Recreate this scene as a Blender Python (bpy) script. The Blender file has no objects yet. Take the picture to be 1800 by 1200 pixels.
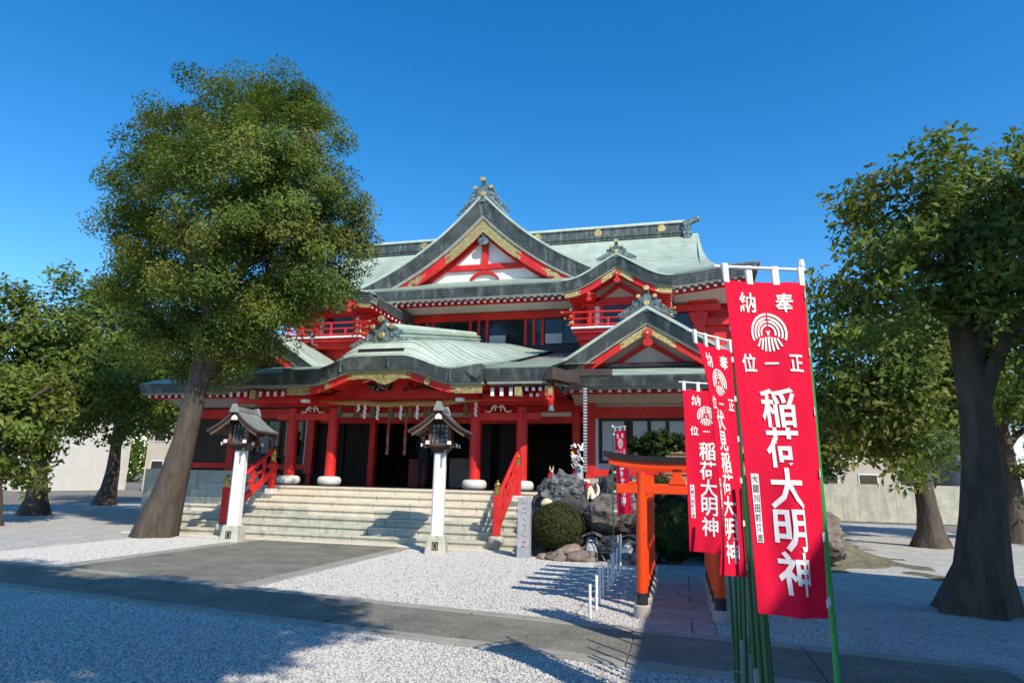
import bpy, bmesh, math, random
import numpy as np
from mathutils import Vector, Matrix, noise
random.seed(7); np.random.seed(7)
PI = math.pi
S = bpy.context.scene
COL = S.collection

# ------------------------------------------------------------------ camera, sky, sun
FOC, PIT, ROL, YAW = 1125.47, .21062, .02251, .25794
_F = Vector((-math.sin(YAW)*math.cos(PIT), math.cos(YAW)*math.cos(PIT), math.sin(PIT)))
_R = Vector((math.cos(YAW), math.sin(YAW), 0)); _U = _R.cross(_F)
_R, _U = math.cos(ROL)*_R+math.sin(ROL)*_U, -math.sin(ROL)*_R+math.cos(ROL)*_U
EYE = Vector((0, 0, 1.5))
cd = bpy.data.cameras.new('camera'); cam = bpy.data.objects.new('camera', cd); COL.objects.link(cam)
cd.sensor_width = 36; cd.lens = 36*FOC/1800; cd.clip_end = 2000; cd.clip_start = .05
cam.matrix_world = Matrix(((_R.x, _U.x, -_F.x, EYE.x), (_R.y, _U.y, -_F.y, EYE.y), (_R.z, _U.z, -_F.z, EYE.z), (0, 0, 0, 1)))
S.camera = cam
TOSUN = Vector((.53, -.51, .66)).normalized()
w = bpy.data.worlds.new('World'); S.world = w; w.use_nodes = True
wn = w.node_tree.nodes; wl = w.node_tree.links
sky = wn.new('ShaderNodeTexSky'); sky.sky_type = 'NISHITA'; sky.sun_disc = False
sky.sun_elevation = math.asin(TOSUN.z); sky.sun_rotation = math.atan2(TOSUN.x, TOSUN.y)
sky.altitude = 0; sky.air_density = 1.0; sky.dust_density = .1; sky.ozone_density = 2.0
hs = wn.new('ShaderNodeHueSaturation'); hs.inputs['Saturation'].default_value = 1.42
bg = wn['Background']; bg.inputs['Strength'].default_value = .15
wl.new(sky.outputs[0], hs.inputs['Color']); wl.new(hs.outputs[0], bg.inputs['Color'])
sd = bpy.data.lights.new('sun', 'SUN'); sd.energy = 3.9; sd.angle = math.radians(.53); sd.color = (1, .90, .76)
sun = bpy.data.objects.new('sun', sd); COL.objects.link(sun); sun.location = (6, -6, 20)
sun.rotation_euler = TOSUN.to_track_quat('Z', 'Y').to_euler()
S.view_settings.view_transform = 'Standard'; S.view_settings.look = 'None'
S.view_settings.exposure = 0.55; S.view_settings.gamma = 1; S.view_settings.use_curve_mapping = False

def at(px, py, **k):
    """world point where a sight line meets a plane X=, Y= or Z="""
    d = _F*FOC+_R*(px-900)-_U*(py-600)
    (a, v), = k.items(); i = 'XYZ'.index(a)
    return EYE+d*((v-EYE[i])/d[i])

# ------------------------------------------------------------------ materials
def mat(name, col, rough=.6, var=.15, scale=6, bump=.15, bscale=None, metal=0, col2=None, stretch=(1, 1, 1), spec=.4, streak=None, fine=0):
    m = bpy.data.materials.new(name); m.use_nodes = True
    nt = m.node_tree; N = nt.nodes; L = nt.links; b = N['Principled BSDF']
    b.inputs['Roughness'].default_value = rough; b.inputs['Metallic'].default_value = metal
    b.inputs['Specular IOR Level'].default_value = spec
    tc = N.new('ShaderNodeTexCoord'); mp = N.new('ShaderNodeMapping'); mp.inputs['Scale'].default_value = stretch
    L.new(tc.outputs['Object'], mp.inputs[0])
    nz = N.new('ShaderNodeTexNoise'); nz.inputs['Scale'].default_value = scale; nz.inputs['Detail'].default_value = 6; nz.inputs['Roughness'].default_value = .65
    L.new(mp.outputs[0], nz.inputs['Vector'])
    cr = N.new('ShaderNodeValToRGB'); c = Vector(col)
    d = Vector(col2) if col2 else c*(1+var)
    cr.color_ramp.elements[0].position = .3; cr.color_ramp.elements[1].position = .72
    cr.color_ramp.elements[0].color = (*(c*(1-var)), 1); cr.color_ramp.elements[1].color = (*d, 1)
    L.new(nz.outputs['Fac'], cr.inputs[0]); out = cr.outputs[0]
    if streak:                                           # vertical runs of another colour
        scol, amt, sx = streak
        mp2 = N.new('ShaderNodeMapping'); mp2.inputs['Scale'].default_value = (sx, sx, .35); L.new(tc.outputs['Object'], mp2.inputs[0])
        n2 = N.new('ShaderNodeTexNoise'); n2.inputs['Scale'].default_value = 1.0; n2.inputs['Detail'].default_value = 5; L.new(mp2.outputs[0], n2.inputs['Vector'])
        r2 = N.new('ShaderNodeValToRGB'); r2.color_ramp.elements[0].position = .52; r2.color_ramp.elements[1].position = .72
        r2.color_ramp.elements[0].color = (0, 0, 0, 1); r2.color_ramp.elements[1].color = (amt, amt, amt, 1); L.new(n2.outputs['Fac'], r2.inputs[0])
        mx = N.new('ShaderNodeMix'); mx.data_type = 'RGBA'; L.new(r2.outputs[0], mx.inputs['Factor']); L.new(out, mx.inputs['A']); mx.inputs['B'].default_value = (*scol, 1)
        out = mx.outputs['Result']
    if fine:                                             # speckle
        n3 = N.new('ShaderNodeTexVoronoi'); n3.inputs['Scale'].default_value = fine; L.new(tc.outputs['Object'], n3.inputs['Vector'])
        r3 = N.new('ShaderNodeHueSaturation'); mr = N.new('ShaderNodeMapRange'); mr.inputs['To Min'].default_value = .55; mr.inputs['To Max'].default_value = 1.45
        L.new(n3.outputs['Color'], mr.inputs['Value']); L.new(mr.outputs[0], r3.inputs['Value']); L.new(out, r3.inputs['Color']); out = r3.outputs[0]
    L.new(out, b.inputs['Base Color'])
    if bump:
        nb = N.new('ShaderNodeTexNoise'); nb.inputs['Scale'].default_value = bscale or scale*5; nb.inputs['Detail'].default_value = 4
        L.new(mp.outputs[0], nb.inputs['Vector'])
        bp = N.new('ShaderNodeBump'); bp.inputs['Strength'].default_value = bump; bp.inputs['Distance'].default_value = .02
        L.new(nb.outputs['Fac'], bp.inputs['Height']); L.new(bp.outputs[0], b.inputs['Normal'])
    return m
def leafmat(name, col, col2):
    m = mat(name, col, .55, .2, 1.2, 0, col2=col2, spec=.25)
    b = m.node_tree.nodes['Principled BSDF']
    nt = m.node_tree; tr = nt.nodes.new('ShaderNodeBsdfTranslucent'); ms = nt.nodes.new('ShaderNodeMixShader'); ms.inputs[0].default_value = .25
    tr.inputs['Color'].default_value = (col2[0]*1.3, col2[1]*1.3, col2[2], 1)
    o = nt.nodes['Material Output']; nt.links.new(b.outputs[0], ms.inputs[1]); nt.links.new(tr.outputs[0], ms.inputs[2]); nt.links.new(ms.outputs[0], o.inputs[0])
    return m
M = {}
M['copper'] = mat('green_copper', (.39, .49, .405), .55, .14, .9, .1, 14, col2=(.53, .63, .54), streak=((.27, .31, .22), .5, 1.6))
M['copper_lap'] = mat('copper_lap_edge', (.16, .22, .18), .7, .3, 3, .1)  # darker lap faces: the shadow line under each course is put into the colour
M['copper_dark'] = mat('dark_copper_edge', (.045, .055, .058), .5, .4, 2.2, .25, 30, col2=(.11, .13, .125), streak=((.30, .35, .33), .45, 6.0))
M['bronze'] = mat('weathered_bronze', (.05, .07, .07), .5, .3, 7, .3, 30, col2=(.24, .34, .34), metal=.2)
M['verge'] = mat('pale_verge_board', (.24, .255, .22), .7, .15, 3, .1, col2=(.34, .345, .30))
M['red'] = mat('vermilion_paint', (.54, .014, .014), .5, .18, 1.6, .14, 26, col2=(.74, .030, .026))
M['orange'] = mat('torii_orange_paint', (.84, .054, .002), .45, .14, 1.6, .10, 30, col2=(.90, .075, .004))
M['black'] = mat('black_lacquer', (.022, .02, .022), .45, .3, 6, .1)
M['gold'] = mat('gold_fitting', (.42, .32, .12), .42, .35, 14, .8, 50, metal=.6, col2=(.66, .53, .25))
M['brass'] = mat('old_brass', (.50, .33, .10), .32, .2, 8, .1, metal=.85)
M['white'] = mat('white_paint', (.80, .80, .80), .5, .05, 4, .04)
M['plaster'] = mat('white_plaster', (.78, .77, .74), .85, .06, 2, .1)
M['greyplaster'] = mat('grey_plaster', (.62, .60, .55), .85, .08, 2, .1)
M['darkwood'] = mat('dark_wood', (.035, .022, .017), .6, .35, 5, .2, stretch=(1, 1, .2))
M['woodred'] = mat('stained_red_wood', (.20, .035, .025), .55, .3, 5, .15, stretch=(1, 1, .2))
M['wood'] = mat('natural_wood', (.34, .18, .10), .6, .25, 6, .2, stretch=(1, 1, .2))
M['paleroof'] = mat('grey_flat_roofing', (.22, .215, .20), .8, .2, 2.5, .2)
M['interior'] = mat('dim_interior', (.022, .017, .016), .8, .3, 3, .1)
M['glass'] = mat('window_glass', (.012, .016, .02), .06, .2, 1, 0, spec=.5)
M['screen'] = mat('paper_screen', (.42, .45, .48), .35, .06, 3, .02)
M['stone'] = mat('pale_granite_step', (.60, .55, .44), .75, .10, 3, .12, 60, col2=(.70, .64, .52), fine=160)
M['stonegreen'] = mat('algae_stained_granite', (.44, .44, .36), .78, .16, 3, .14, 60, col2=(.58, .56, .46), streak=((.22, .26, .20), .75, 5), fine=160)
M['stonewhite'] = mat('white_granite', (.60, .60, .57), .7, .08, 5, .15, 60, fine=120)
M['stele'] = mat('grey_granite', (.33, .34, .37), .7, .1, 8, .3, 90, col2=(.44, .45, .48), fine=90)
M['kerb'] = mat('smooth_concrete_border', (.30, .295, .25), .8, .2, 2.5, .15, 50)
M['aggregate'] = mat('exposed_aggregate', (.17, .168, .135), .85, .25, 1.6, .7, 90, col2=(.25, .24, .195), fine=75)
M['slab'] = mat('worn_paving_slab', (.30, .29, .27), .8, .2, 3, .3, 40, fine=90)
M['gravel'] = mat('white_gravel_bed', (.41, .40, .37), .9, .12, 2, .9, 70, col2=(.53, .52, .48), fine=45)
M['pebble'] = mat('white_pebble', (.52, .507, .478), .8, .1, 1.0, .2, 60)
M['pebble2'] = mat('grey_pebble', (.35, .342, .32), .8, .1, 1.0, .2, 60)
M['earth'] = mat('ground_earth', (.20, .18, .15), .95, .25, 3, .5, 40, fine=30)
M['rockdark'] = mat('dark_lava_rock', (.035, .036, .04), .85, .5, 5, 1.0, 14, col2=(.10, .105, .115))
M['rocklava'] = mat('pitted_lava_rock', (.04, .043, .047), .85, .5, 6.5, 1.0, 18, col2=(.22, .235, .24))
M['rockbrown'] = mat('brown_boulder', (.15, .115, .10), .85, .35, 2.6, .9, 12, col2=(.26, .21, .18))
M['rocktan'] = mat('tan_rock', (.22, .155, .115), .85, .35, 5, .9, 14, col2=(.36, .28, .22))
M['rockpale'] = mat('pale_yellow_rock', (.60, .50, .33), .8, .15, 5, .3, 20)
M['moss'] = mat('mossy_soil', (.09, .095, .04), .95, .4, 8, .8, 40, col2=(.24, .22, .15))
M['tile'] = mat('old_roof_tile', (.07, .072, .08), .55, .3, 7, .4, 30, col2=(.17, .17, .18))
M['tileedge'] = mat('tile_mortar', (.42, .42, .39), .8, .2, 8, .2)
M['foxwhite'] = mat('cream_ceramic', (.82, .70, .52), .35, .06, 5, .03)
M['foxpink'] = mat('red_marking', (.62, .10, .06), .4, .1, 5, .02)
M['bib'] = mat('red_cloth_bib', (.52, .02, .035), .8, .15, 9, .3, 60)
M['ink'] = mat('dark_ink', (.02, .018, .02), .6, .1, 5, 0)
M['letter'] = mat('white_print', (.84, .82, .82), .8, .04, 4, 0)
M['rope'] = mat('straw_rope', (.42, .28, .09), .9, .3, 25, .5, 60)
M['strawdark'] = mat('dry_straw', (.20, .13, .06), .9, .3, 30, .6, 50, stretch=(3, 3, .4))
M['paper'] = mat('white_paper', (.80, .79, .80), .7, .04, 4, .05)
M['bellrope'] = mat('faded_red_white_cloth', (.36, .20, .19), .85, .25, 8, .3)
M['bamboo'] = mat('green_pole', (.012, .10, .035), .4, .2, 5, .05)
M['bamboobright'] = mat('bright_green_pole', (.02, .30, .07), .35, .15, 5, .05)
M['cane'] = mat('yellow_cane', (.45, .38, .16), .5, .2, 6, .1)
M['pipe'] = mat('white_post_paint', (.78, .79, .80), .35, .05, 5, .03)
M['greypost'] = mat('weathered_grey_stake', (.30, .31, .34), .75, .2, 8, .3, stretch=(1, 1, .2))
M['steel'] = mat('galvanised_steel', (.35, .36, .38), .35, .1, 8, .05, metal=.8)
M['gutter'] = mat('brown_copper_gutter', (.085, .062, .055), .45, .25, 5, .1, metal=.2)
M['bark'] = mat('tree_bark', (.085, .068, .052), .9, .45, 7, 1.0, 16, stretch=(1, 1, .25))
M['leaf_a'] = leafmat('evergreen_leaf', (.095, .150, .022), (.165, .225, .036))
M['leaf_d'] = leafmat('shade_dark_leaf', (.014, .026, .010), (.026, .042, .014))  # near-black green: the shade over the dark bushes is put into the leaf colour
M['leaf_b'] = leafmat('deep_green_leaf', (.046, .088, .018), (.085, .14, .026))
M['leaf_c'] = leafmat('olive_new_leaf', (.15, .18, .033), (.205, .215, .043))
M['bush_a'] = leafmat('azalea_leaf', (.045, .056, .020), (.075, .080, .028))
M['bush_b'] = leafmat('azalea_brown_leaf', (.09, .070, .035), (.12, .085, .042))
M['fence'] = mat('pale_bamboo', (.42, .34, .20), .7, .2, 6, .2, stretch=(1, 1, .2))
M['cloth_grey'] = mat('grey_patterned_cloth', (.16, .15, .17), .85, .6, 22, .1, col2=(.40, .38, .40))
M['cloth_navy'] = mat('navy_cloth', (.016, .018, .032), .85, .2, 5, .1)
M['skin'] = mat('skin', (.50, .30, .21), .5, .06, 6, .02)
M['hair'] = mat('black_hair', (.012, .01, .01), .45, .2, 20, .2)
def clothmat(name, col):
    m = mat(name, col, .75, .07, 2.5, .06, 220, spec=.2)
    nt = m.node_tree; b = nt.nodes['Principled BSDF']; tr = nt.nodes.new('ShaderNodeBsdfTranslucent'); ms = nt.nodes.new('ShaderNodeMixShader'); ms.inputs[0].default_value = .3
    tr.inputs['Color'].default_value = (col[0], col[1]*1.0, col[2]*1.0, 1)
    o = nt.nodes['Material Output']; nt.links.new(b.outputs[0], ms.inputs[1]); nt.links.new(tr.outputs[0], ms.inputs[2]); nt.links.new(ms.outputs[0], o.inputs[0])
    return m
M['banner'] = clothmat('red_banner_cloth', (.86, .010, .062))

# ------------------------------------------------------------------ mesh helpers
class MB:
    def __init__(s): s.v = []; s.f = []; s.m = []; s.st = []
    def add(s, vs, fs, mi=0):
        b = len(s.v); s.st.append((b, len(s.f))); s.v += [tuple(p) for p in vs]
        for f in fs: s.f.append(tuple(b+i for i in f)); s.m.append(mi)
    def box(s, x0, x1, y0, y1, z0, z1, mi=0):
        s.add([(x0,y0,z0),(x1,y0,z0),(x1,y1,z0),(x0,y1,z0),(x0,y0,z1),(x1,y0,z1),(x1,y1,z1),(x0,y1,z1)],
              [(0,3,2,1),(4,5,6,7),(0,1,5,4),(1,2,6,5),(2,3,7,6),(3,0,4,7)], mi); return s
    def beam(s, p, q, w, h, mi=0, up=(0, 0, 1)):
        p, q = Vector(p), Vector(q); d = (q-p).normalized(); r = d.cross(Vector(up)).normalized(); u = r.cross(d)
        a, b = r*w/2, u*h/2
        s.add([p-a-b, p+a-b, p+a+b, p-a+b, q-a-b, q+a-b, q+a+b, q-a+b], [(0,1,2,3),(7,6,5,4),(0,4,5,1),(1,5,6,2),(2,6,7,3),(3,7,4,0)], mi); return s
    def tube(s, pts, r, n=8, mi=0, cap=True):
        pts = [Vector(p) for p in pts]; R = r if hasattr(r, '__len__') else [r]*len(pts)
        ref = None; vs = []
        for i, p in enumerate(pts):
            d = (pts[min(i+1, len(pts)-1)]-pts[max(i-1, 0)]).normalized()
            if ref is None: ref = d.orthogonal().normalized()
            ref = (ref-d*ref.dot(d)).normalized(); b2 = d.cross(ref)
            vs += [p+(ref*math.cos(2*PI*k/n)+b2*math.sin(2*PI*k/n))*R[i] for k in range(n)]
        fs = [(i*n+k, i*n+(k+1)%n, (i+1)*n+(k+1)%n, (i+1)*n+k) for i in range(len(pts)-1) for k in range(n)]
        if cap: fs += [tuple(range(n))[::-1], tuple((len(pts)-1)*n+k for k in range(n))]
        s.add(vs, fs, mi); return s
    def lathe(s, prof, c=(0, 0, 0), n=16, mi=0):
        c = Vector(c); vs = [c+Vector((r*math.cos(2*PI*k/n), r*math.sin(2*PI*k/n), z)) for r, z in prof for k in range(n)]
        fs = [(i*n+k, i*n+(k+1)%n, (i+1)*n+(k+1)%n, (i+1)*n+k) for i in range(len(prof)-1) for k in range(n)]
        fs += [tuple(range(n))[::-1], tuple((len(prof)-1)*n+k for k in range(n))]
        s.add(vs, fs, mi); return s
    def prism(s, poly, y0, y1, mi=0):                    # XZ outline pushed along Y
        n = len(poly)
        s.add([(x, y0, z) for x, z in poly]+[(x, y1, z) for x, z in poly],
              [tuple(range(n)), tuple(range(2*n-1, n-1, -1))]+[(i, n+i, n+(i+1) % n, (i+1) % n) for i in range(n)], mi); return s
    def ribbon(s, xs, zt, zb, y0, y1, mi=0):             # slab between two curves in X, thick in Y
        n = len(xs); vs = []
        for i, x in enumerate(xs): vs += [(x, y0, zb[i]), (x, y0, zt[i]), (x, y1, zt[i]), (x, y1, zb[i])]
        fs = []
        for i in range(n-1):
            a, b = 4*i, 4*i+4
            fs += [(a, b, b+1, a+1), (a+1, b+1, b+2, a+2), (a+2, b+2, b+3, a+3), (a+3, b+3, b, a)]
        fs += [(0, 1, 2, 3), (4*n-1, 4*n-2, 4*n-3, 4*n-4)]
        s.add(vs, fs, mi); return s
    def grid(s, fn, us, vs_, mi=0):
        nu, nv = len(us), len(vs_)
        s.add([fn(u, v) for u in us for v in vs_], [(i*nv+j, (i+1)*nv+j, (i+1)*nv+j+1, i*nv+j+1) for i in range(nu-1) for j in range(nv-1)], mi); return s
    def disc(s, c, r, t, mi=0, n=16, d=(0, -1, 0)):
        c = Vector(c); d = Vector(d).normalized(); return s.tube([c, c+d*t], [r, r], n, mi)
    def build(s, name, mats, parent=None, smooth=None, bevel=0, fix=True, each=False):
        if each and len(s.st) > 1:                       # every piece its own object
            first = None
            for (a, fa), (b, fb) in zip(s.st, s.st[1:]+[(len(s.v), len(s.f))]):
                q = MB(); q.v = s.v[a:b]; q.f = [tuple(i-a for i in f) for f in s.f[fa:fb]]; q.m = s.m[fa:fb]
                o = q.build(name, mats, parent, smooth, bevel, fix); first = first or o
            return first
        me = bpy.data.meshes.new(name)
        me.from_pydata(s.v, [], s.f)
        mats = mats if isinstance(mats, (list, tuple)) else [mats]
        for k in mats: me.materials.append(M[k] if isinstance(k, str) else k)
        if len(mats) > 1: me.polygons.foreach_set('material_index', s.m)
        if fix:
            bm = bmesh.new(); bm.from_mesh(me); bmesh.ops.recalc_face_normals(bm, faces=bm.faces)
            if bevel:
                es = [e for e in bm.edges if len(e.link_faces) == 2 and e.calc_face_angle(0) > .6]
                bmesh.ops.bevel(bm, geom=es, offset=bevel, offset_type='OFFSET', segments=1, affect='EDGES', clamp_overlap=True)
            bm.to_mesh(me); bm.free()
        if smooth is not None:
            me.polygons.foreach_set('use_smooth', [True]*len(me.polygons)); me.set_sharp_from_angle(angle=math.radians(smooth))
        return link(name, me, parent)
def link(name, me, parent=None):
    o = bpy.data.objects.new(name, me); COL.objects.link(o)
    if parent is not None:
        o.parent = parent; o.matrix_parent_inverse = ROOTINV.get(parent.name, Matrix.Identity(4))
    return o
ROOTINV = {}
def tag(o, label=None, cat=None, group=None, kind=None):
    for k, v in (('label', label), ('category', cat), ('group', group), ('kind', kind)):
        if v: o[k] = v
    return o
def thing(name, loc, label, cat, group=None, world=True):
    """an Empty at the base of a thing; with world=True its parts are modelled in world coordinates"""
    o = bpy.data.objects.new(name, None); COL.objects.link(o); o.location = loc; o.empty_display_size = .2
    if world: ROOTINV[o.name] = Matrix.Translation(-Vector(loc))
    return tag(o, label, cat, group)
def copy_thing(o, loc, rz=0, label=None, group=None, scale=None):
    def rec(a, par):
        c = a.copy(); COL.objects.link(c)
        if par: c.parent = par
        for ch in list(a.children): rec(ch, c)
        return c
    c = rec(o, None); c.location = loc; c.rotation_euler = (0, 0, rz)
    if scale: c.scale = (scale,)*3
    if label: c['label'] = label
    if group: c['group'] = group
    return c
def twin(o, dx=0, dy=0, dz=0):
    """another piece of the same kind sharing the mesh"""
    c = o.copy(); COL.objects.link(c); c.location = Vector(o.location)+Vector((dx, dy, dz)); return c
def lin(a, b, n): return [a+(b-a)*i/(n-1) for i in range(n)]
def sstep(a, b, x):
    t = min(1, max(0, (x-a)/(b-a))); return t*t*(3-2*t)
ORD = ['first', 'second', 'third', 'fourth', 'fifth', 'sixth', 'seventh', 'eighth', 'ninth', 'tenth', 'eleventh', 'twelfth']

# ------------------------------------------------------------------ ground and paving
g = MB(); g.box(-260, 260, -120, 420, -.6, -.03); tag(g.build('ground', 'earth'), kind='structure')
g = MB(); g.grid(lambda x, y: (x, y, 0), lin(-26, 9, 36), lin(-8, 30, 39)); gravel = tag(g.build('gravel_bed', 'gravel'), kind='structure')

def slab_path(name, a0, a1, b0, b1, n, mids, mkerb, kw, z=.02):
    """strip between two edge lines (a near, b far), split into slabs with a smooth border stone on each side"""
    a0, a1, b0, b1 = map(Vector, (a0, a1, b0, b1)); root = None
    root = MB()
    root.add([(*a0, z-.03), (*a1, z-.03), (*b1, z-.03), (*b0, z-.03), (*a0, -.1), (*a1, -.1), (*b1, -.1), (*b0, -.1)], [(0,1,2,3),(7,6,5,4),(0,4,5,1),(1,5,6,2),(2,6,7,3),(3,7,4,0)])
    root = tag(root.build(name, 'earth'), kind='structure')
    for i in range(n):
        t0, t1 = i/n+.0003, (i+1)/n-.0003
        for (s0, s1, mt, nm) in ((0, kw, mkerb, 'border_stone'), (kw+.004, 1-kw-.004, mids, 'paving_slab'), (1-kw, 1, mkerb, 'border_stone')):
            P = lambda t, s: (a0+(a1-a0)*t).lerp(b0+(b1-b0)*t, s)
            dz = random.uniform(-.003, .003)
            c = [P(t0, s0), P(t1, s0), P(t1, s1), P(t0, s1)]
            m = MB(); m.add([(*p, z-.03) for p in c]+[(*p, z+dz) for p in c], [(3,2,1,0),(4,5,6,7),(0,1,5,4),(1,2,6,5),(2,3,7,6),(3,0,4,7)])
            m.build(nm, mt, root, bevel=.006)
    return root
slab_path('cross_path', (-16, 7.6), (2.6, 5.42), (-16, 9.2), (2.6, 6.85), 12, 'aggregate', 'kerb', .13)
slab_path('approach_path', (-9.6, 8.35), (-9.6, 13.25), (-5.58, 7.92), (-5.58, 13.25), 3, 'aggregate', 'kerb', .075, z=.016)
tp = MB().box(-.42, .30, 7.1, 12.4, -.1, .004); tp = tag(tp.build('torii_path', 'slab'), kind='structure')
y = 7.15
while y < 12.3:
    L_ = random.choice((.38, .46, .55, .62)); sp = random.choice((None, None, -.1, .06))
    for x0, x1 in ([(-.41, .29)] if sp is None else [(-.41, sp-.008), (sp+.008, .29)]):
        dz = random.uniform(0, .012); MB().box(x0, x1, y+.008, y+L_-.008, 0, .022+dz).build('paving_slab', 'slab', tp, bevel=.01)
    y += L_
# pale flat stones along the foot of the steps
fs = MB().box(-13.2, -2.95, 13.27, 13.72, -.1, .012); fs = tag(fs.build('pavement_edge', 'kerb'), kind='structure')
x = -13.2
while x < -3:
    MB().box(x+.004, min(x+1.18, -2.95), 13.262, 13.69, .0, .032+random.uniform(0, .004)).build('border_stone', 'stone', fs, bevel=.008); x += 1.186

# ------------------------------------------------------------------ the great stone steps
RISE, RUN, NST = .169, .33, 7
st = thing('stone_staircase', (-7.5, 14.7, 0), 'broad flight of seven pale granite steps in front of the shrine porch', 'steps')
for k in range(NST):
    y0 = 13.7+RUN*k; z0 = RISE*k
    x = -13.1+random.uniform(0, .7); xs = [-13.1]
    while x < -3.0: xs.append(x); x += random.choice((.86, .92, .98, 1.15)) if k > 2 else random.choice((.95, 1.1, 1.25))
    xs = [v for v in xs if v < -3.25]+[-2.85]
    for a, b in zip(xs, xs[1:]):
        dy = random.uniform(-.004, .004)
        m = MB().box(a+.006, b-.006, y0+dy, y0+RUN+.08, z0-.02, z0+RISE-.012)
        m.box(a+.005, b-.005, y0-.036+dy, y0+RUN+.08, z0+RISE-.055, z0+RISE)
        m.build('step_stone', 'stonegreen' if (k < 3 or random.random() < (.6, .6, .6, .5, .15, .05, .02)[k]) else 'stone', st, bevel=.007)
MB().box(-13.08, -2.86, 15.7, 15.98, 0, RISE*NST-.02).build('step_core', 'stonegreen', st)
TOP = RISE*NST

# ------------------------------------------------------------------ the shrine
B = thing('shrine_hall', (-7.5, 20, 0), 'red two storey shrine hall with green copper roofs, gables and balconies', 'shrine')
m = MB().box(-12.9, -2.9, 15.98, 26, 0, TOP-.004); m.box(-17.5, -12.9, 18.25, 30, 0, 1.55); m.box(-2.9, 2.6, 18.25, 30, 0, 1.55); m.build('podium', 'stonegreen', B, each=True)

def boards(parent, name, mtl, prof, xs, ta, tb, y0, y1, bevel=0):
    m = MB(); m.ribbon(xs, [prof(x, ta) for x in xs], [prof(x, tb) for x in xs], y0, y1); return m.build(name, mtl, parent, smooth=40)

def ornament(cx, y, z, s, lean=.5, back=.5, fall=1.0):
    """bronze ridge end: plinth, shield, curling side fins and gold faced tile ends"""
    o = MB()
    o.prism([(cx-.42*s, z), (cx+.42*s, z), (cx+.38*s, z+.16*s), (cx-.38*s, z+.16*s)], y-.05*s, y+.3*s)
    o.prism([(cx-.36*s, z+.16*s), (cx+.36*s, z+.16*s), (cx+.30*s, z+.5*s), (cx+.44*s, z+.72*s), (cx+.2*s, z+.8*s), (cx+.1*s, z+.93*s), (cx-.1*s, z+.93*s), (cx-.2*s, z+.8*s), (cx-.44*s, z+.72*s), (cx-.30*s, z+.5*s)], y, y+.22*s)
    o.prism([(cx-.22*s, z+.16*s), (cx+.22*s, z+.16*s), (cx+.16*s, z+.5*s), (cx-.16*s, z+.5*s)], y-.05*s, y)
    for sg in (-1, 1):
        sc = [(.50, .50, .17, 1.5), (.60, .62-.5*fall*.3, .12, 1.4)]+[(.66+.17*k, .34-fall*(.10+.17*k), .175-.024*k, 1.35) for k in range(5)]
        for q, (ox, oz, r0, turns) in enumerate(sc):
            pts = []
            for i in range(13):
                a = i/12*turns*2*PI; r = r0*s*(1-.74*i/12)
                pts.append((cx+sg*(ox*s+r*math.cos(a+2.6)), y+.1*s, z+oz*s+r*math.sin(a+2.6)))
            o.tube(pts, [.052*s*(1-.45*i/12) for i in range(13)], 6)
        o.tube([(cx+sg*(.34+.2*k)*s, y+.12*s, z+(.24-fall*.2*k)*s) for k in range(6)], [.12*s, .10*s, .085*s, .07*s, .05*s, .02*s], 6)
        o.tube([(cx+sg*.4*s, y-.03*s, z+.78*s), (cx+sg*.4*s, y+back*s, z+.74*s)], .105*s, 12)
    o.tube([(cx, y-.16*s, z+1.02*s+.30*s*lean), (cx, y+.1*s, z+1.02*s+.14*s*lean), (cx, y+back*s, z+.92*s)], [.13*s, .12*s, .12*s], 12)
    p = o.build('ridge_ornament', 'bronze', B, smooth=40)
    def gd(x, yy, zz, r, d=(0, -1, .12)):
        k = MB(); d = Vector(d).normalized(); c = Vector((x, yy, zz))
        k.tube([c, c+d*.035*s], [r, r], 18); k.tube([c+d*.035*s, c+d*.05*s], [r*.62, r*.5], 14); k.tube([c+d*.035*s, c+d*.046*s], [r*.98, r*.86], 18)
        k.build('gold_disc', 'gold', p, smooth=30)
    gd(cx, y-.05*s, z+.42*s, .145*s)
    for sg in (-1, 1): gd(cx+sg*.4*s, y-.03*s, z+.78*s, .11*s)
    gd(cx, y-.16*s, z+1.02*s+.30*s*lean, .14*s, (0, -1, .3*lean+.1))
    return p

def pendant(parent, cx, y, z, s, mtl='red'):
    """hanging gable pendant: a waisted leaf shape with a gold boss"""
    out = [(0, .50), (.16, .46), (.26, .30), (.20, .12), (.09, .02), (.09, -.06), (.22, -.12), (.28, -.26), (.20, -.40), (.07, -.46), (0, -.43)]
    poly = [(cx+a*s, z+b*s) for a, b in out]+[(cx-a*s, z+b*s) for a, b in reversed(out[1:-1])]
    p = MB().prism(poly, y-.05, y).build('gable_pendant', mtl, parent, bevel=.008)
    k = MB().disc((cx, y-.05, z+.28*s), .085*s, .03, 0, 12); k.build('gold_boss', 'gold', parent, smooth=30)
    return p

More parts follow.
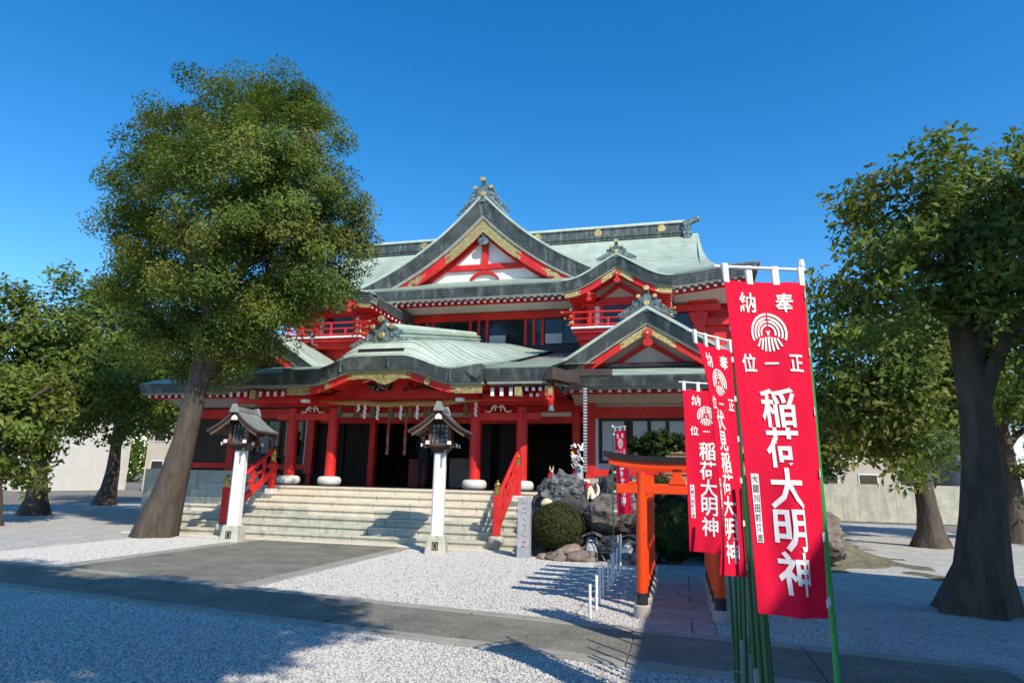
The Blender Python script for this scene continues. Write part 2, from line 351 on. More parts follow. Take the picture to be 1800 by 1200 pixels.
def gable(cx, y0, Sp, co, band, strip, barge, ydeep, ywall, orn, midgold=False, dark='copper_dark', xr=None, laps=5, zwall=None):
    zp = co[0]; H = zp-(co[0]+co[1]*Sp+co[2]*Sp**2+co[3]*Sp**3)
    def prof(x, t=0.):
        d = min(abs(x-cx), Sp*1.12); sl = co[1]+2*co[2]*d+3*co[3]*d*d
        return zp+co[1]*d+co[2]*d*d+co[3]*d**3-t*math.sqrt(1+sl*sl)
    xs = [cx+Sp*k/20 for k in range(-20, 21)]
    # copper skin: lapped courses running parallel to the ridge
    r = MB(); rows = 26 if Sp > 3 else 16
    for sg in (-1, 1):
        for k in range(rows):
            xa, xb = cx+sg*Sp*k/rows, cx+sg*Sp*(k+1)/rows
            z1, z2 = prof(xa), prof(xb)
            ys = lin(y0-.02, ydeep, 9)
            r.grid(lambda yy, q: (xa if q == 0 else xb, yy, (z1 if q == 0 else z2+.016)), ys, (0, 1), 0)
            r.grid(lambda yy, q: (xb, yy, z2+(.016 if q == 0 else -.004)), ys, (0, 1), 1)
    roof = r.build('gable_roof', ['copper', 'copper_lap'], B, fix=True)
    # thick dark eave edge, built as laps
    for k in range(laps):
        boards(roof, 'eave_lap', dark, prof, xs, band*k/laps-.001, band*(k+1)/laps-.004, y0+.022*k, y0+.6)
    boards(roof, 'verge_board', 'verge', prof, xs, band, band+strip, y0+.14, y0+.6)
    boards(roof, 'verge_cap', 'copper', prof, xs, -.09*min(1, Sp/3), 0, y0-.03, y0+.45)
    s2 = MB()                                            # boarded underside of the verge
    for sg in (-1, 1): s2.grid(lambda u, yy: (cx+sg*Sp*u, yy, prof(cx+sg*Sp*u, band+strip+.02)), lin(0, 1, 12), (y0+.6, ywall+.4))
    s2.build('soffit', 'red', roof)
    t0 = band+strip
    for sg in (-1, 1):
        xb = [cx+sg*Sp*u for u in lin(0.0, .97, 20)]
        if sg < 0: xb = xb[::-1]
        bb = boards(B, 'bargeboard', 'red', prof, xb, t0, t0+barge, y0+.20, y0+.28)
        def fit(u0, u1, ta, tb, dy=.012, jag=0):
            q = [cx+sg*Sp*u for u in lin(u0, u1, 9)]
            if sg < 0: q = q[::-1]
            boards(bb, 'gold_fitting', 'gold', prof, q, t0+ta, t0+tb, y0+.20-dy, y0+.205)
        fit(.0, .25, -.004, barge*1.02); fit(.25, .29, barge*.1, barge*.42, .01); fit(.25, .285, barge*.6, barge*.95, .01)
        fit(.72, .972, -.004, barge*1.02); fit(.67, .72, barge*.1, barge*.4, .01); fit(.68, .72, barge*.62, barge*.95, .01)
        if midgold:
            fit(.47, .57, barge*.28, barge*.72); fit(.44, .60, barge*.42, barge*.58, .01); fit(.485, .51, barge*.12, barge*.88, .011); fit(.535, .56, barge*.12, barge*.88, .011)
            xm = cx+sg*Sp*.52; MB().disc((xm, y0+.19, prof(xm, t0+barge*.5)), barge*.26, .04, 0, 14).build('gold_boss', 'gold', bb, smooth=30)
    ornament(cx, y0+.02, zp+orn[1], orn[0], fall=abs(co[1])*.95)
    return prof, roof

# --- main roof -------------------------------------------------------------------
WY = 24.2
EY, EZ, RY, RZ, XL, XR = 22.4, 8.66, 27.0, 11.95, -17.6, 2.85
def rz(t): return EZ+(RZ-EZ)*(.60*t+.40*t*t)
def lift(x): return .34*sstep(-1.2, XR, x)**1.5+.34*sstep(-13.8, XL, x)**1.5
r = MB(); rows = 30; xs = lin(XL, XR, 64)
VT = ((0, 0), (.08, .62), (.16, 1.05), (.24, 1.30), (.35, 1.48), (.5, 1.62), (.7, 1.74), (1.01, 1.83))
def inset(t):                                            # how far the verge stands in from the eave corner
    for (a, p), (b, q) in zip(VT, VT[1:]):
        if t <= b: return p+(q-p)*(t-a)/(b-a)
    return VT[-1][1]
for k in range(rows):
    ta, tb = k/rows, (k+1)/rows
    def P(u, q):
        t = tb if q else ta; x = XL+inset(t)+(XR-XL-2*inset(t))*u
        return (x, EY+(RY-EY)*t, rz(t)+lift(x)*(1-t)**2+(0 if q else .016))
    us = lin(0, 1, 64)
    r.grid(P, us, (0, 1), 0)
    r.grid(lambda u, q: (P(u, 0)[0], P(u, 0)[1]-.002, P(u, 0)[2]+(0 if q else -.026)), us, (0, 1), 1)
# back slope and hips
r.grid(lambda u, t: (XL+inset(t)+(XR-XL-2*inset(t))*u, RY+(RY-EY)*(1-t), rz(t)), lin(0, 1, 12), lin(0, 1, 16), 0)
for sx, xe in ((1, XR), (-1, XL)):                       # hipped skirt and the gable end above it
    r.grid(lambda u, v: (xe-sx*1.3*u, EY+(RY-EY)*.24*u+(2*(RY-EY)*(1-.24*u))*v, rz(.24*u)+lift(xe)*(1-u)*(1-.9*min(v, 1-v)*2)), lin(0, 1, 6), lin(0, 1, 8), 0)
    r.add([(xe-sx*1.9, EY+(RY-EY)*.24, rz(.24)), (xe-sx*1.9, RY, RZ-.1), (xe-sx*1.9, 2*RY-EY-(RY-EY)*.24, rz(.24))], [(0, 1, 2)], 0)
mroof = r.build('main_roof', ['copper', 'copper_lap'], B)
for k in range(5):
    m = MB(); ta, tb = .40*k/5, .40*(k+1)/5-.004; xq = lin(XL+.09*k, XR-.09*k, 64)
    m.ribbon(xq, [EZ+lift(x)-ta*(1+.12*sstep(-1, XR, x)) for x in xq], [EZ+lift(x)-tb*(1+.12*sstep(-1, XR, x)) for x in xq], EY+.02*k, EY+.8); m.build('eave_lap', 'copper_dark', mroof, smooth=40)
    for xe, sg in ((XR, -1), (XL, 1)):
        m = MB(); e0 = xe+sg*.09*k; yq = lin(EY+.8, 2*RY-EY, 14); w_ = [EZ+.34*(1-.9*min((y-EY)/9.2, 1-(y-EY)/9.2)*2) for y in yq]
        for i in range(13): m.add([(e0, yq[i], w_[i]-ta), (e0+sg*.6, yq[i], w_[i]-ta), (e0+sg*.6, yq[i], w_[i]-tb), (e0, yq[i], w_[i]-tb), (e0, yq[i+1], w_[i+1]-ta), (e0+sg*.6, yq[i+1], w_[i+1]-ta), (e0+sg*.6, yq[i+1], w_[i+1]-tb), (e0, yq[i+1], w_[i+1]-tb)], [(0,1,2,3),(7,6,5,4),(0,4,5,1),(1,5,6,2),(2,6,7,3),(3,7,4,0)])
        m.build('eave_lap', 'copper_dark', mroof)
xq = lin(XL+.4, XR-.42, 60)
m = MB(); m.ribbon(xq, [EZ+lift(x)-.40 for x in xq], [EZ+lift(x)-.45 for x in xq], EY+.09, EY+.7); m.build('verge_board', 'verge', mroof, smooth=40)
m = MB(); m.ribbon(xq, [EZ+lift(x)-.36 for x in xq], [EZ+lift(x)*.9-.60 for x in xq], EY+.46, EY+.52); m.build('eave_beam', 'red', B)
m = MB(); m.ribbon(xq, [EZ+lift(x)-.37 for x in xq], [EZ+lift(x)-.41 for x in xq], EY+.16, EY+.8); m.build('soffit', 'red', B)
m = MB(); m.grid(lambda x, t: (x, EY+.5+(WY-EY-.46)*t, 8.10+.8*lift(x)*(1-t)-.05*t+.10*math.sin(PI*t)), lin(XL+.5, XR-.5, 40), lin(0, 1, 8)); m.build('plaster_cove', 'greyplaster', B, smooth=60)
# rafters in two tiers, white painted ends
def rafter_row(x0, x1, n, y, z, w, h, L, slope, parent, zf=None, endmat='white'):
    m = MB(); m.box(-w/2, w/2, .006, L, -h/2, h/2, 0)
    for v in range(8):
        a = m.v[v]; m.v[v] = (a[0], a[1], a[2]+slope*a[1])
    m.box(-w/2-.002, w/2+.002, -.004, .012, -h/2-.002, h/2+.002, 1)
    first = None
    for i in range(n):
        x = x0+(x1-x0)*i/(n-1); dz = zf(x) if zf else 0
        if first is None:
            first = m.build('rafter', ['red', endmat], parent); first.location = (x, y, z+dz)
            base = first
        else:
            c = base.copy(); COL.objects.link(c); c.location = (x, y, z+dz)
rafter_row(XL+.6, XR-.55, 74, EY+.14, EZ-.455, .10, .085, .40, .03, B, lift)
rafter_row(XL+.735, XR-.685, 73, EY+.26, EZ-.55, .10, .085, .34, .03, B, lambda x: .95*lift(x))
# ridge
m = MB(); rl, rr = XL+2.05, XR-2.45
m.box(rl, rr, RY-.20, RY+.20, RZ-.12, RZ+.14); m.box(rl+.05, rr-.05, RY-.15, RY+.15, RZ+.14, RZ+.42); m.box(rl, rr, RY-.19, RY+.19, RZ+.42, RZ+.48); m.box(rl, rr, RY-.24, RY+.24, RZ+.0, RZ+.03)
ridge = m.build('roof_ridge', 'copper_dark', B, bevel=.01)
m = MB(); m.tube([(rl, RY, RZ+.5), (rr+.12, RY, RZ+.5)], .15, 12); m.build('ridge_cap', 'copper', ridge, smooth=40)
for x in (-14.3, -11.5, -8.7, -5.98, -3.24, -.49): MB().disc((x, RY-.15, RZ+.26), .17, .05, 0, 16).build('gold_disc', 'gold', ridge, smooth=30)
m = MB()
for a, b, z0, z1 in ((.0, .34, .30, .50), (.03, .30, .06, .30), (-.02, .38, -.12, .04), (.0, .34, -.34, -.18), (.03, .30, -.2, -.1)): m.box(rr+a, rr+b, RY-.34, RY+.34, RZ+z0, RZ+z1)
m.tube([(rr+.1, RY, RZ+.5), (rr+.45, RY, RZ+.58), (rr+.62, RY, RZ+.66)], [.12, .12, .13], 10)
e = m.build('ridge_end', 'bronze', ridge, bevel=.02)
MB().disc((rr+.62, RY, RZ+.66), .135, .05, 0, 14, (1, 0, .3)).build('gold_disc', 'gold', ridge, smooth=30)

# --- main gable --------------------------------------------------------------------
GX = -7.42
mg, groof = gable(GX, 23.0, 5.5, (12.66, -1.135, .105, -.0045), .46, .15, .36, 27.0, 23.62, (.80, -.26), midgold=True)
xs = lin(GX-4.6, GX+4.6, 30)
m = MB(); m.ribbon(xs, [max(9.1, mg(x, .66)) for x in xs], [9.0]*30, 23.62, 23.75); gw = m.build('gable_wall', 'plaster', B)
m = MB(); m.box(GX-2.62, GX+2.62, 23.50, 23.63, 9.70, 9.93); m.build('gable_beam', 'red', gw, bevel=.01)
m = MB(); m.box(GX-.13, GX+.13, 23.52, 23.63, 9.93, 11.5); m.build('king_post', 'red', gw, bevel=.01)
for sg in (-1, 1):
    q = [GX+sg*u for u in lin(.0, 4.1, 14)]; q = q if sg > 0 else q[::-1]
    boards(gw, 'gable_rafter', 'red', mg, q, .88, 1.04, 23.48, 23.63)
m = MB(); pts = lin(-1, 1, 17)
m.ribbon([GX+.62*u for u in pts], [9.30+.36*(1-u*u)**.8 for u in pts], [9.30+.22*max(0, 1-(u/.82)**2)**.6 for u in pts], 23.50, 23.63)
m.box(GX-.1, GX+.1, 23.52, 23.63, 9.6, 9.72); m.build('frog_leg_strut', 'red', gw)
pendant(gw, GX, 23.30, 11.05, .85, 'bronze')

# strip of roof under the gable is the main roof itself; upper wall
WY = 24.2
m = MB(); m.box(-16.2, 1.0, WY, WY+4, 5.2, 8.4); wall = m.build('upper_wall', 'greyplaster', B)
m = MB(); m.box(-16.25, 1.05, WY-.14, WY+.0, 7.74, 8.04); m.build('wall_beam', 'red', wall, bevel=.012)
m = MB(); m.box(-11.2, -2.6, WY-.12, WY, 6.50, 6.64); m.box(-11.2, -2.6, WY-.06, WY, 6.0, 6.5); m.build('window_sill', 'black', wall, bevel=.01, each=True)
m = MB(); m.box(-11.2, -2.6, WY-.03, WY-.005, 6.62, 7.76); m.build('window_recess', 'interior', wall)
for x in (-10.43, -10.02, -9.72, -8.12, -7.77, -7.42, -5.81, -5.47, -5.12, -3.5, -3.15): MB().box(x-.055, x+.055, WY-.11, WY-.01, 6.64, 7.74).build('window_post', 'red', wall, bevel=.008)
for x0, x1 in ((-9.66, -8.18), (-7.36, -5.87), (-5.06, -3.56)):
    f = MB(); f.box(x0, x1, WY-.075, WY-.045, 6.66, 6.70); f.box(x0, x1, WY-.075, WY-.045, 7.68, 7.72)
    for xx in (x0, (x0+x1)/2-.02, x1-.04): f.box(xx, xx+.04, WY-.077, WY-.043, 6.70, 7.68)
    f = f.build('window_frame', 'darkwood', wall)
    MB().box(x0+.04, x1-.04, WY-.066, WY-.058, 6.70, 7.68).build('window_pane', 'glass', wall)
    MB().box(x0+.05, (x0+x1)/2-.03, WY-.072, WY-.067, 6.71, 7.10).build('window_blind', 'screen', wall)
for x0, x1 in ((-10.38, -10.07), (-9.97, -9.77), (-8.07, -7.82), (-7.72, -7.47), (-5.76, -5.52), (-5.42, -5.17)): MB().box(x0, x1, WY-.06, WY-.05, 6.66, 7.72).build('window_pane', 'glass', wall)
# corner at the right end: pillar, beam nose, window
m = MB(); m.box(.62, .98, WY-.2, WY+.1, 5.4, 8.3); m.box(.45, 1.5, WY-.26, WY-.1, 8.05, 8.25); m.box(-.35, 1.6, WY-.22, WY-.06, 7.74, 8.0); m.prism([(.55, 7.3), (1.05, 7.3), (1.15, 7.7), (.45, 7.7)], WY-.24, WY-.02); m.build('corner_post', 'red', wall, bevel=.012, each=True)
f = MB(); f.box(-.3, .60, WY-.05, WY, 6.6, 7.74); f.build('window_pane', 'glass', wall)
MB().box(-.3, .6, WY-.06, WY-.05, 6.6, 6.95).build('window_blind', 'screen', wall)
m = MB(); m.box(1.0, 2.25, WY+.5, WY+5, 5.2, 8.3); m.build('side_wall', 'red', B)
m = MB(); m.box(.98, 2.3, WY+.3, WY+.5, 7.3, 7.6); m.box(2.05, 2.3, WY+.25, WY+.5, 5.2, 8.2); m.box(.98, 2.3, WY+.32, WY+.5, 6.3, 6.42); m.build('side_beam', 'red', B, bevel=.012, each=True)

# --- balcony bays -------------------------------------------------------------------
def bay(cx, name_lab):
    y0 = 20.0; zp = 8.58
    pf, roof = gable(cx, y0, 1.78, (8.71, -.50, -.24, .150), .27, .06, .19, 25.2, 21.25, (.46, -.08), laps=5)
    # side eaves: dark laps and rafters running back to the hall
    for sg in (-1, 1):
        xe = cx+sg*1.78; ze = pf(xe)
        for k in range(4):
            m = MB(); a, b = (xe-.5, xe-.018*k) if sg > 0 else (xe+.018*k, xe+.5); m.box(a, b, y0+.3, WY, ze-.34*(k+1)/4, ze-.34*k/4-.003); m.build('eave_lap', 'copper_dark', roof)
        m = MB(); m.box(min(xe-sg*.12, xe-sg*1.0), max(xe-sg*.12, xe-sg*1.0), y0+.32, WY, ze-.40, ze-.345); m.build('soffit', 'red', roof)
        for i in range(11):
            yy = y0+.45+i*.34; x1 = xe-sg*.10; x2 = xe-sg*.95
            m = MB().box(min(x1, x2), max(x1, x2), yy-.045, yy+.045, ze-.48, ze-.40, 0); m.box(min(x1, x1+sg*.012), max(x1, x1+sg*.012), yy-.047, yy+.047, ze-.482, ze-.398, 1)
            m.build('rafter', ['red', 'white'], roof)
    by = 21.2; hw = .98
    m = MB(); m.box(cx-hw, cx+hw, by, WY, 5.9, 7.95); q = lin(-hw, hw, 13)
    m.ribbon([cx+v for v in q], [max(7.95, pf(cx+v, .36)) for v in q], [7.94]*13, by, by+.2)
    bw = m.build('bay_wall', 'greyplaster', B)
    m = MB(); m.box(cx-1.3, cx+1.3, by-.10, by-.0, 7.40, 7.58); m.box(cx-hw, cx+hw, by-.08, by, 7.32, 7.40); m.build('wall_beam', 'red', bw, bevel=.01, each=True)
    for sx in (-1, 1):
        MB().box(cx+sx*hw-.13, cx+sx*hw+.13, by-.13, by+.13, 5.6, 7.40).build('bay_post', 'red', bw, bevel=.012)
        MB().box(cx+sx*.62-.05, cx+sx*.62+.05, by-.07, by, 6.3, 7.33).build('window_post', 'red', bw, bevel=.008)
        xs_ = [cx+sx*v for v in lin(0, 1.3, 8)]; xs_ = xs_ if sx > 0 else xs_[::-1]
        boards(bw, 'gable_rafter', 'red', pf, xs_, .56, .68, by-.1, by)
        MB().box(min(cx+sx*hw, cx+sx*(hw+.02)), max(cx+sx*hw, cx+sx*(hw+.02)), by+.2, WY, 6.2, 7.4).build('side_panel', 'red', bw)
        MB().box(cx+sx*.80-.1, cx+sx*.80+.1, by-.012, by-.002, 6.35, 7.32).build('plaster_panel', 'plaster', bw)
    MB().box(cx-.57, cx+.57, by-.03, by-.02, 6.4, 7.32).build('window_pane', 'glass', bw)
    m = MB()
    for k in range(5): m.box(cx-.57, cx+.57, by-.038, by-.032, 6.62+k*.14, 6.628+k*.14)
    m.build('window_bars', 'darkwood', bw)
    pendant(roof, cx, y0+.19, 8.0, .42); pendant(roof, cx-.92, y0+.19, pf(cx-.92, .68), .34); pendant(roof, cx+.92, y0+.19, pf(cx+.92, .68), .34)
    # balcony
    fl = MB(); x0, x1, yf = cx-1.5, cx+1.5, 20.05
    fl.box(x0+.05, x1-.05, yf+.08, WY, 6.16, 6.29); fl.box(x0+.16, x1-.16, yf+.25, WY, 5.96, 6.16); fl.prism([(cx-1.0, 5.6), (cx+1.0, 5.6), (x1-.2, 5.96), (x0+.2, 5.96)], yf+.7, WY)
    fl.box(cx-1.25, cx-.75, yf+.45, yf+.75, 5.72, 5.95); fl.box(cx+.75, cx+1.25, yf+.45, yf+.75, 5.72, 5.95)
    bal = fl.build('balcony', 'red', B, bevel=.012)
    n = 7
    for i in range(n): MB().box(x0+(x1-x0)*i/n+.006, x0+(x1-x0)*(i+1)/n-.006, yf, yf+.5, 6.29, 6.35).build('floor_board', 'white', bal, bevel=.004)
    for sx, xx in ((-1, x0), (1, x1)):
        for i in range(8): MB().box(min(xx, xx-sx*.4), max(xx, xx-sx*.4), yf+.51+i*.42, yf+.92+i*.42, 6.29, 6.348).build('floor_board', 'white', bal)
    for zz, rr_, ext in ((6.84, .034, .26), (6.63, .028, .16), (6.42, .034, .06)):
        m = MB(); m.tube([(x0-ext, yf+.06, zz+.02), (x0, yf+.06, zz), (x1, yf+.06, zz), (x1+ext, yf+.06, zz+.02)], rr_, 8); m.build('rail', 'red', bal, smooth=50)
        for sx, xx in ((-1, x0), (1, x1)):
            MB().tube([(xx+sx*-.04, yf-.2, zz+.02), (xx-sx*.04, yf+.0, zz), (xx-sx*.04, WY, zz)], rr_, 8).build('rail', 'red', bal, smooth=50)
            MB().disc((xx+sx*ext, yf+.06, zz+.02), rr_*1.25, .07, 0, 10, (sx, 0, 0)).build('rail_cap', 'gold', bal, smooth=40)
            MB().disc((xx-sx*.04, yf-.2, zz+.02), rr_*1.25, .06, 0, 10).build('rail_cap', 'gold', bal, smooth=40)
    for i in range(6):
        xx = x0+.05+(x1-x0-.1)*i/5; tall = i in (0, 5) or i % 2 == 1
        MB().box(xx-.035, xx+.035, yf+.03, yf+.09, 6.35, 6.83 if tall else 6.62).build('baluster', 'red', bal, bevel=.006)
    for sx, xx in ((-1, x0), (1, x1)):
        MB().lathe([(.045, 6.45), (.05, 6.5), (.045, 6.55)], (xx-sx*.04, yf+.06, 0), 10).build('gold_band', 'gold', bal, smooth=40)
        for i in range(1, 6): MB().box(xx-sx*.04-.03, xx-sx*.04+.03, yf+i*.75-.03, yf+i*.75+.03, 6.35, 6.62 if i % 2 else 6.83).build('baluster', 'red', bal)
bay(-1.83, 'right'); bay(-12.35, 'left')
# floodlight under the left balcony
m = MB(); m.box(-12.75, -12.6, 19.85, 19.97, 6.28, 6.42); m.tube([(-12.67, 19.9, 6.28), (-12.65, 19.9, 6.05), (-12.4, 19.88, 5.98)], .018, 6); m.build('floodlight', 'steel', B)

# ------------------------------------------------------------------ porch with the curved front roof
KX = -7.49
def bell(x, wd=2.05): return 1-sstep(.6, wd, abs(x-KX))
def basez(y): return 4.155+.245*(y-14.9)
def amp(y): return .36+.40*sstep(14.9, 15.5, y)-.38*sstep(15.9, 24.2, y)
def surf(x, y): return basez(y)+amp(y)*bell(x, 2.05+.75*sstep(15, 19, y))
KL, KR = -10.25, -4.68
# copper sheets of the hump, each its own lapped piece
ys = [14.87, 15.02, 15.18, 15.36, 15.56, 15.8]+[15.8+(24.1-15.8)*((k+1)/18)**1.25 for k in range(18)]
pr = MB(); pr.grid(lambda x, y: (x, y, surf(x, y)-.03), lin(KL, KR, 40), lin(14.95, 24.1, 22))
proof = pr.build('porch_roof', 'copper_lap', B, smooth=60)
for j in range(len(ys)-1):
    ya, yb = ys[j], ys[j+1]+.05
    n = 11 if j < 12 else 8; off = random.uniform(0, .5)
    edges = [KL]+[KL+(KR-KL)*(i+off)/n for i in range(n+1) if KL+.15 < KL+(KR-KL)*(i+off)/n < KR-.15]+[KR]
    for a, b in zip(edges, edges[1:]):
        m = MB(); us = lin(a+.003, b-.003, 5); th = random.uniform(.010, .016)
        m.grid(lambda x, y: (x, y, surf(x, y)+(th if y == ya else -.004)), us, (ya, (ya+yb)/2, yb), 0)
        m.grid(lambda x, q: (x, ya, surf(x, ya)+(th if q else -.02)), us, (0, 1), 1)
        m.build('roof_sheet', ['copper', 'copper_lap'], proof, smooth=30, fix=False)
# front edge laps (curved), with plumb seams
xk = lin(KL, KR, 49)
for k in range(8):
    m = MB(); a, b = .33*k/8, .33*(k+1)/8-.004
    up = lambda x: .10*sstep(KR-.75, KR, x)+.10*sstep(KL+.75, KL, x)
    m.ribbon(xk, [basez(14.9)+.37*bell(x)+up(x)*(1-k/8)-a for x in xk], [basez(14.9)+.37*bell(x)+up(x)*(1-(k+1)/8)-b for x in xk], 14.84+.012*k, 15.3)
    m.build('eave_lap', 'copper_dark', proof, smooth=40)
for x in (-8.55, -7.2, -5.5): MB().box(x-.006, x+.006, 14.832, 14.95, basez(14.9)+.37*bell(x)-.32, basez(14.9)+.37*bell(x)-.06).build('seam', 'bronze', proof)
m = MB(); m.ribbon(xk, [basez(14.9)+.38*bell(x)-.33 for x in xk], [basez(14.9)+.38*bell(x)-.39 for x in xk], 14.97, 15.3); m.build('verge_board', 'verge', proof, smooth=40)
q = lin(-8.2, -6.9, 12); MB().ribbon(q, [surf(x, 15.12)+.075 for x in q], [surf(x, 15.12)+.0 for x in q], 15.10, 15.19).build('shadow_gap', 'black', proof)  # black bar painting in the shadow gap across the hump
# curved bargeboard with gold ends and centre
def kb(x): return basez(14.9)+.385*bell(x)-.39
def kd(x): return .19+.02*sstep(1.4, 2.4, abs(x-KX))
q = lin(KL+.08, KR-.06, 45)
kbb = MB().ribbon(q, [kb(x) for x in q], [kb(x)-kd(x) for x in q], 15.06, 15.14).build('bargeboard', 'red', B, smooth=40)
for a, b in ((-8.3, -6.75), (KL+.06, -9.62), (-5.42, KR-.03)):
    q = lin(a, b, 12); MB().ribbon(q, [kb(x)-.004 for x in q], [kb(x)-kd(x)*1.03 for x in q], 15.035, 15.08).build('gold_fitting', 'gold', kbb)
for a, b in ((-8.42, -8.3), (-6.75, -6.62), (-9.62, -9.5), (-5.54, -5.42)):
    for s0, s1 in ((.12, .4), (.6, .9)):
        q = lin(a, b, 4); MB().ribbon(q, [kb(x)-kd(x)*s0 for x in q], [kb(x)-kd(x)*s1 for x in q], 15.04, 15.08).build('gold_fitting', 'gold', kbb)
MB().prism([(-7.75, kb(KX)-kd(KX)), (-6.95, kb(KX)-kd(KX)), (-7.2, kb(KX)-.31), (-7.35, kb(KX)-.36), (-7.5, kb(KX)-.31)], 15.04, 15.09).build('gold_fitting', 'gold', kbb)
for x in (-9.0, -6.17): MB().disc((x, 15.06, kb(x)-.10), .088, .03, 0, 18).build('gold_disc', 'gold', kbb, smooth=30)
# flat eaves either side and their return
EL, ER = -12.35, -3.0
def flat_eave(x0, x1):
    r = MB()
    for j in range(9):
        ya, yb = 15.0+j*.28, 15.0+(j+1)*.28
        n = max(1, round((x1-x0)/.9)); us = lin(x0, x1, n*2+1)
        r.grid(lambda x, k: (x, yb if k else ya, basez(yb if k else ya)-.02+(0 if k else .014)), us, (0, 1), 0)
        r.grid(lambda x, k: (x, ya, basez(ya)-.02+(.014 if k else -.01)), us, (0, 1), 1)
    er = r.build('eave_roof', ['copper', 'copper_lap'], B)
    for k in range(7):
        MB().box(x0+.008*k, x1-.008*k, 15.0+.014*k, 15.7, basez(15)-.02-.31*(k+1)/7+.003, basez(15)-.02-.31*k/7).build('eave_lap', 'copper_dark', er)
    MB().box(x0+.1, x1-.1, 15.10, 15.7, 3.78, 3.845).build('verge_board', 'verge', er)
    return er
el = flat_eave(EL, KL+.02); er_ = flat_eave(KR-.02, ER)
m = MB(); m.add([(KR, 14.95, 4.06), (KR-.55, 14.86, 4.16), (KR+.02, 14.82, 4.24), (KR-.12, 14.84, 3.88), (KR, 15.1, 4.0), (KR-.3, 15.2, 4.2)], [(0, 2, 1), (1, 2, 3), (0, 3, 2), (1, 5, 2), (2, 5, 4)], 0); m.build('corner_flap', 'copper_dark', proof)
for k in range(5):                                       # eave return at the right corner
    MB().box(ER-.5, ER-.012*k, 15.7, 17.2, basez(15)-.02-.31*(k+1)/5+.003, basez(15)-.02-.31*k/5).build('eave_lap', 'copper_dark', er_)
# box gutter across the inner corner and a spout
m = MB(); m.beam((-3.02, 14.98, 4.0), (-2.55, 16.1, 4.0), .26, .30); m.beam((-2.58, 15.7, 3.86), (-2.2, 15.5, 3.74), .13, .10); m.build('gutter', 'gutter', B, bevel=.01, each=True)
MB().box(-2.75, -1.62, 16.15, 16.3, 4.10, 4.28).build('gutter', 'gutter', B, bevel=.012)
# low roofs behind
m = MB(); m.grid(lambda x, y: (x, y, basez(y)-.1), (-10.4, KL+.3), (17.2, 24.15)); m.grid(lambda x, y: (x, y, basez(y)-.1), (KR-.3, -2.2), (17.2, 24.15)); m.build('low_roof', 'paleroof', B, each=True)
MB().box(-11.2, -2.6, 24.05, 24.15, 5.9, 6.5).build('dark_skirting', 'black', B)
# porch ridge
m = MB(); yA, yB = 15.55, 23.3
zr = lambda y: 5.02+.20*(y-15.7)
def rbox(w, a, b, mi=0): m.add([(KX-.19-w, yA, zr(yA)+a), (KX-.19+w, yA, zr(yA)+a), (KX-.19+w, yB, zr(yB)+a), (KX-.19-w, yB, zr(yB)+a), (KX-.19-w, yA, zr(yA)+b), (KX-.19+w, yA, zr(yA)+b), (KX-.19+w, yB, zr(yB)+b), (KX-.19-w, yB, zr(yB)+b)], [(0,3,2,1),(4,5,6,7),(0,1,5,4),(1,2,6,5),(2,3,7,6),(3,0,4,7)], mi)
rbox(.30, -.3, .06); rbox(.24, .06, .22); rbox(.29, .22, .25); rbox(.20, .25, .34); rbox(.26, .34, .37)
prg = m.build('porch_ridge', 'copper', B)
MB().tube([(KX-.19, yA-.1, zr(yA)+.45), (KX-.19, yB, zr(yB)+.42)], .12, 12).build('ridge_cap', 'copper', prg, smooth=40)
for y in (18.2, 20.4, 22.3): MB().disc((KX+.05, y, zr(y)+.15), .05, .02, 0, 10, (1, 0, 0)).build('gold_disc', 'gold', prg)
po = ornament(KX-.20, 15.40, 4.90, .68, lean=.15, back=.9, fall=.35)

# pillars on rounded stones
PX = (-10.93, -9.62, -5.33, -4.05)
for x in PX:
    p = MB().lathe([(.15, TOP+.24), (.152, TOP+.6), (.148, 3.3), (.148, 3.36)], (x, 16.6, 0), 24).build('pillar', 'red', B, smooth=40)
    m = MB().lathe([(.20, TOP), (.28, TOP+.02), (.325, TOP+.08), (.33, TOP+.16), (.30, TOP+.235), (.24, TOP+.262), (.1, TOP+.27)], (x, 16.6, 0), 24)
    m.build('pillar_stone', 'stonewhite', p, smooth=50)
# beams
m = MB(); m.box(PX[0]-.5, PX[1]+.12, 16.51, 16.69, 3.02, 3.22); m.box(PX[2]-.12, PX[3]+.5, 16.51, 16.69, 3.02, 3.22); m.build('lintel', 'red', B, bevel=.015, each=True)
m = MB(); m.box(-12.2, -9.4, 16.44, 16.72, 3.42, 3.72); m.box(-5.6, -3.2, 16.44, 16.72, 3.42, 3.72); m.box(-9.45, -5.5, 16.46, 16.72, 3.58, 3.80); m.build('porch_beam', 'red', B, bevel=.015, each=True)
m = MB(); m.box(-12.3, -9.9, 15.75, 15.95, 3.44, 3.62); m.box(-4.9, -3.1, 15.75, 15.95, 3.44, 3.62); m.build('eave_beam', 'red', B, bevel=.012, each=True)
q = lin(-9.5, -5.2, 31)
m = MB(); m.ribbon(q, [kb(x)+.02 for x in q], [3.58]*31, 16.30, 16.44); tym = m.build('tympanum', 'red', B)
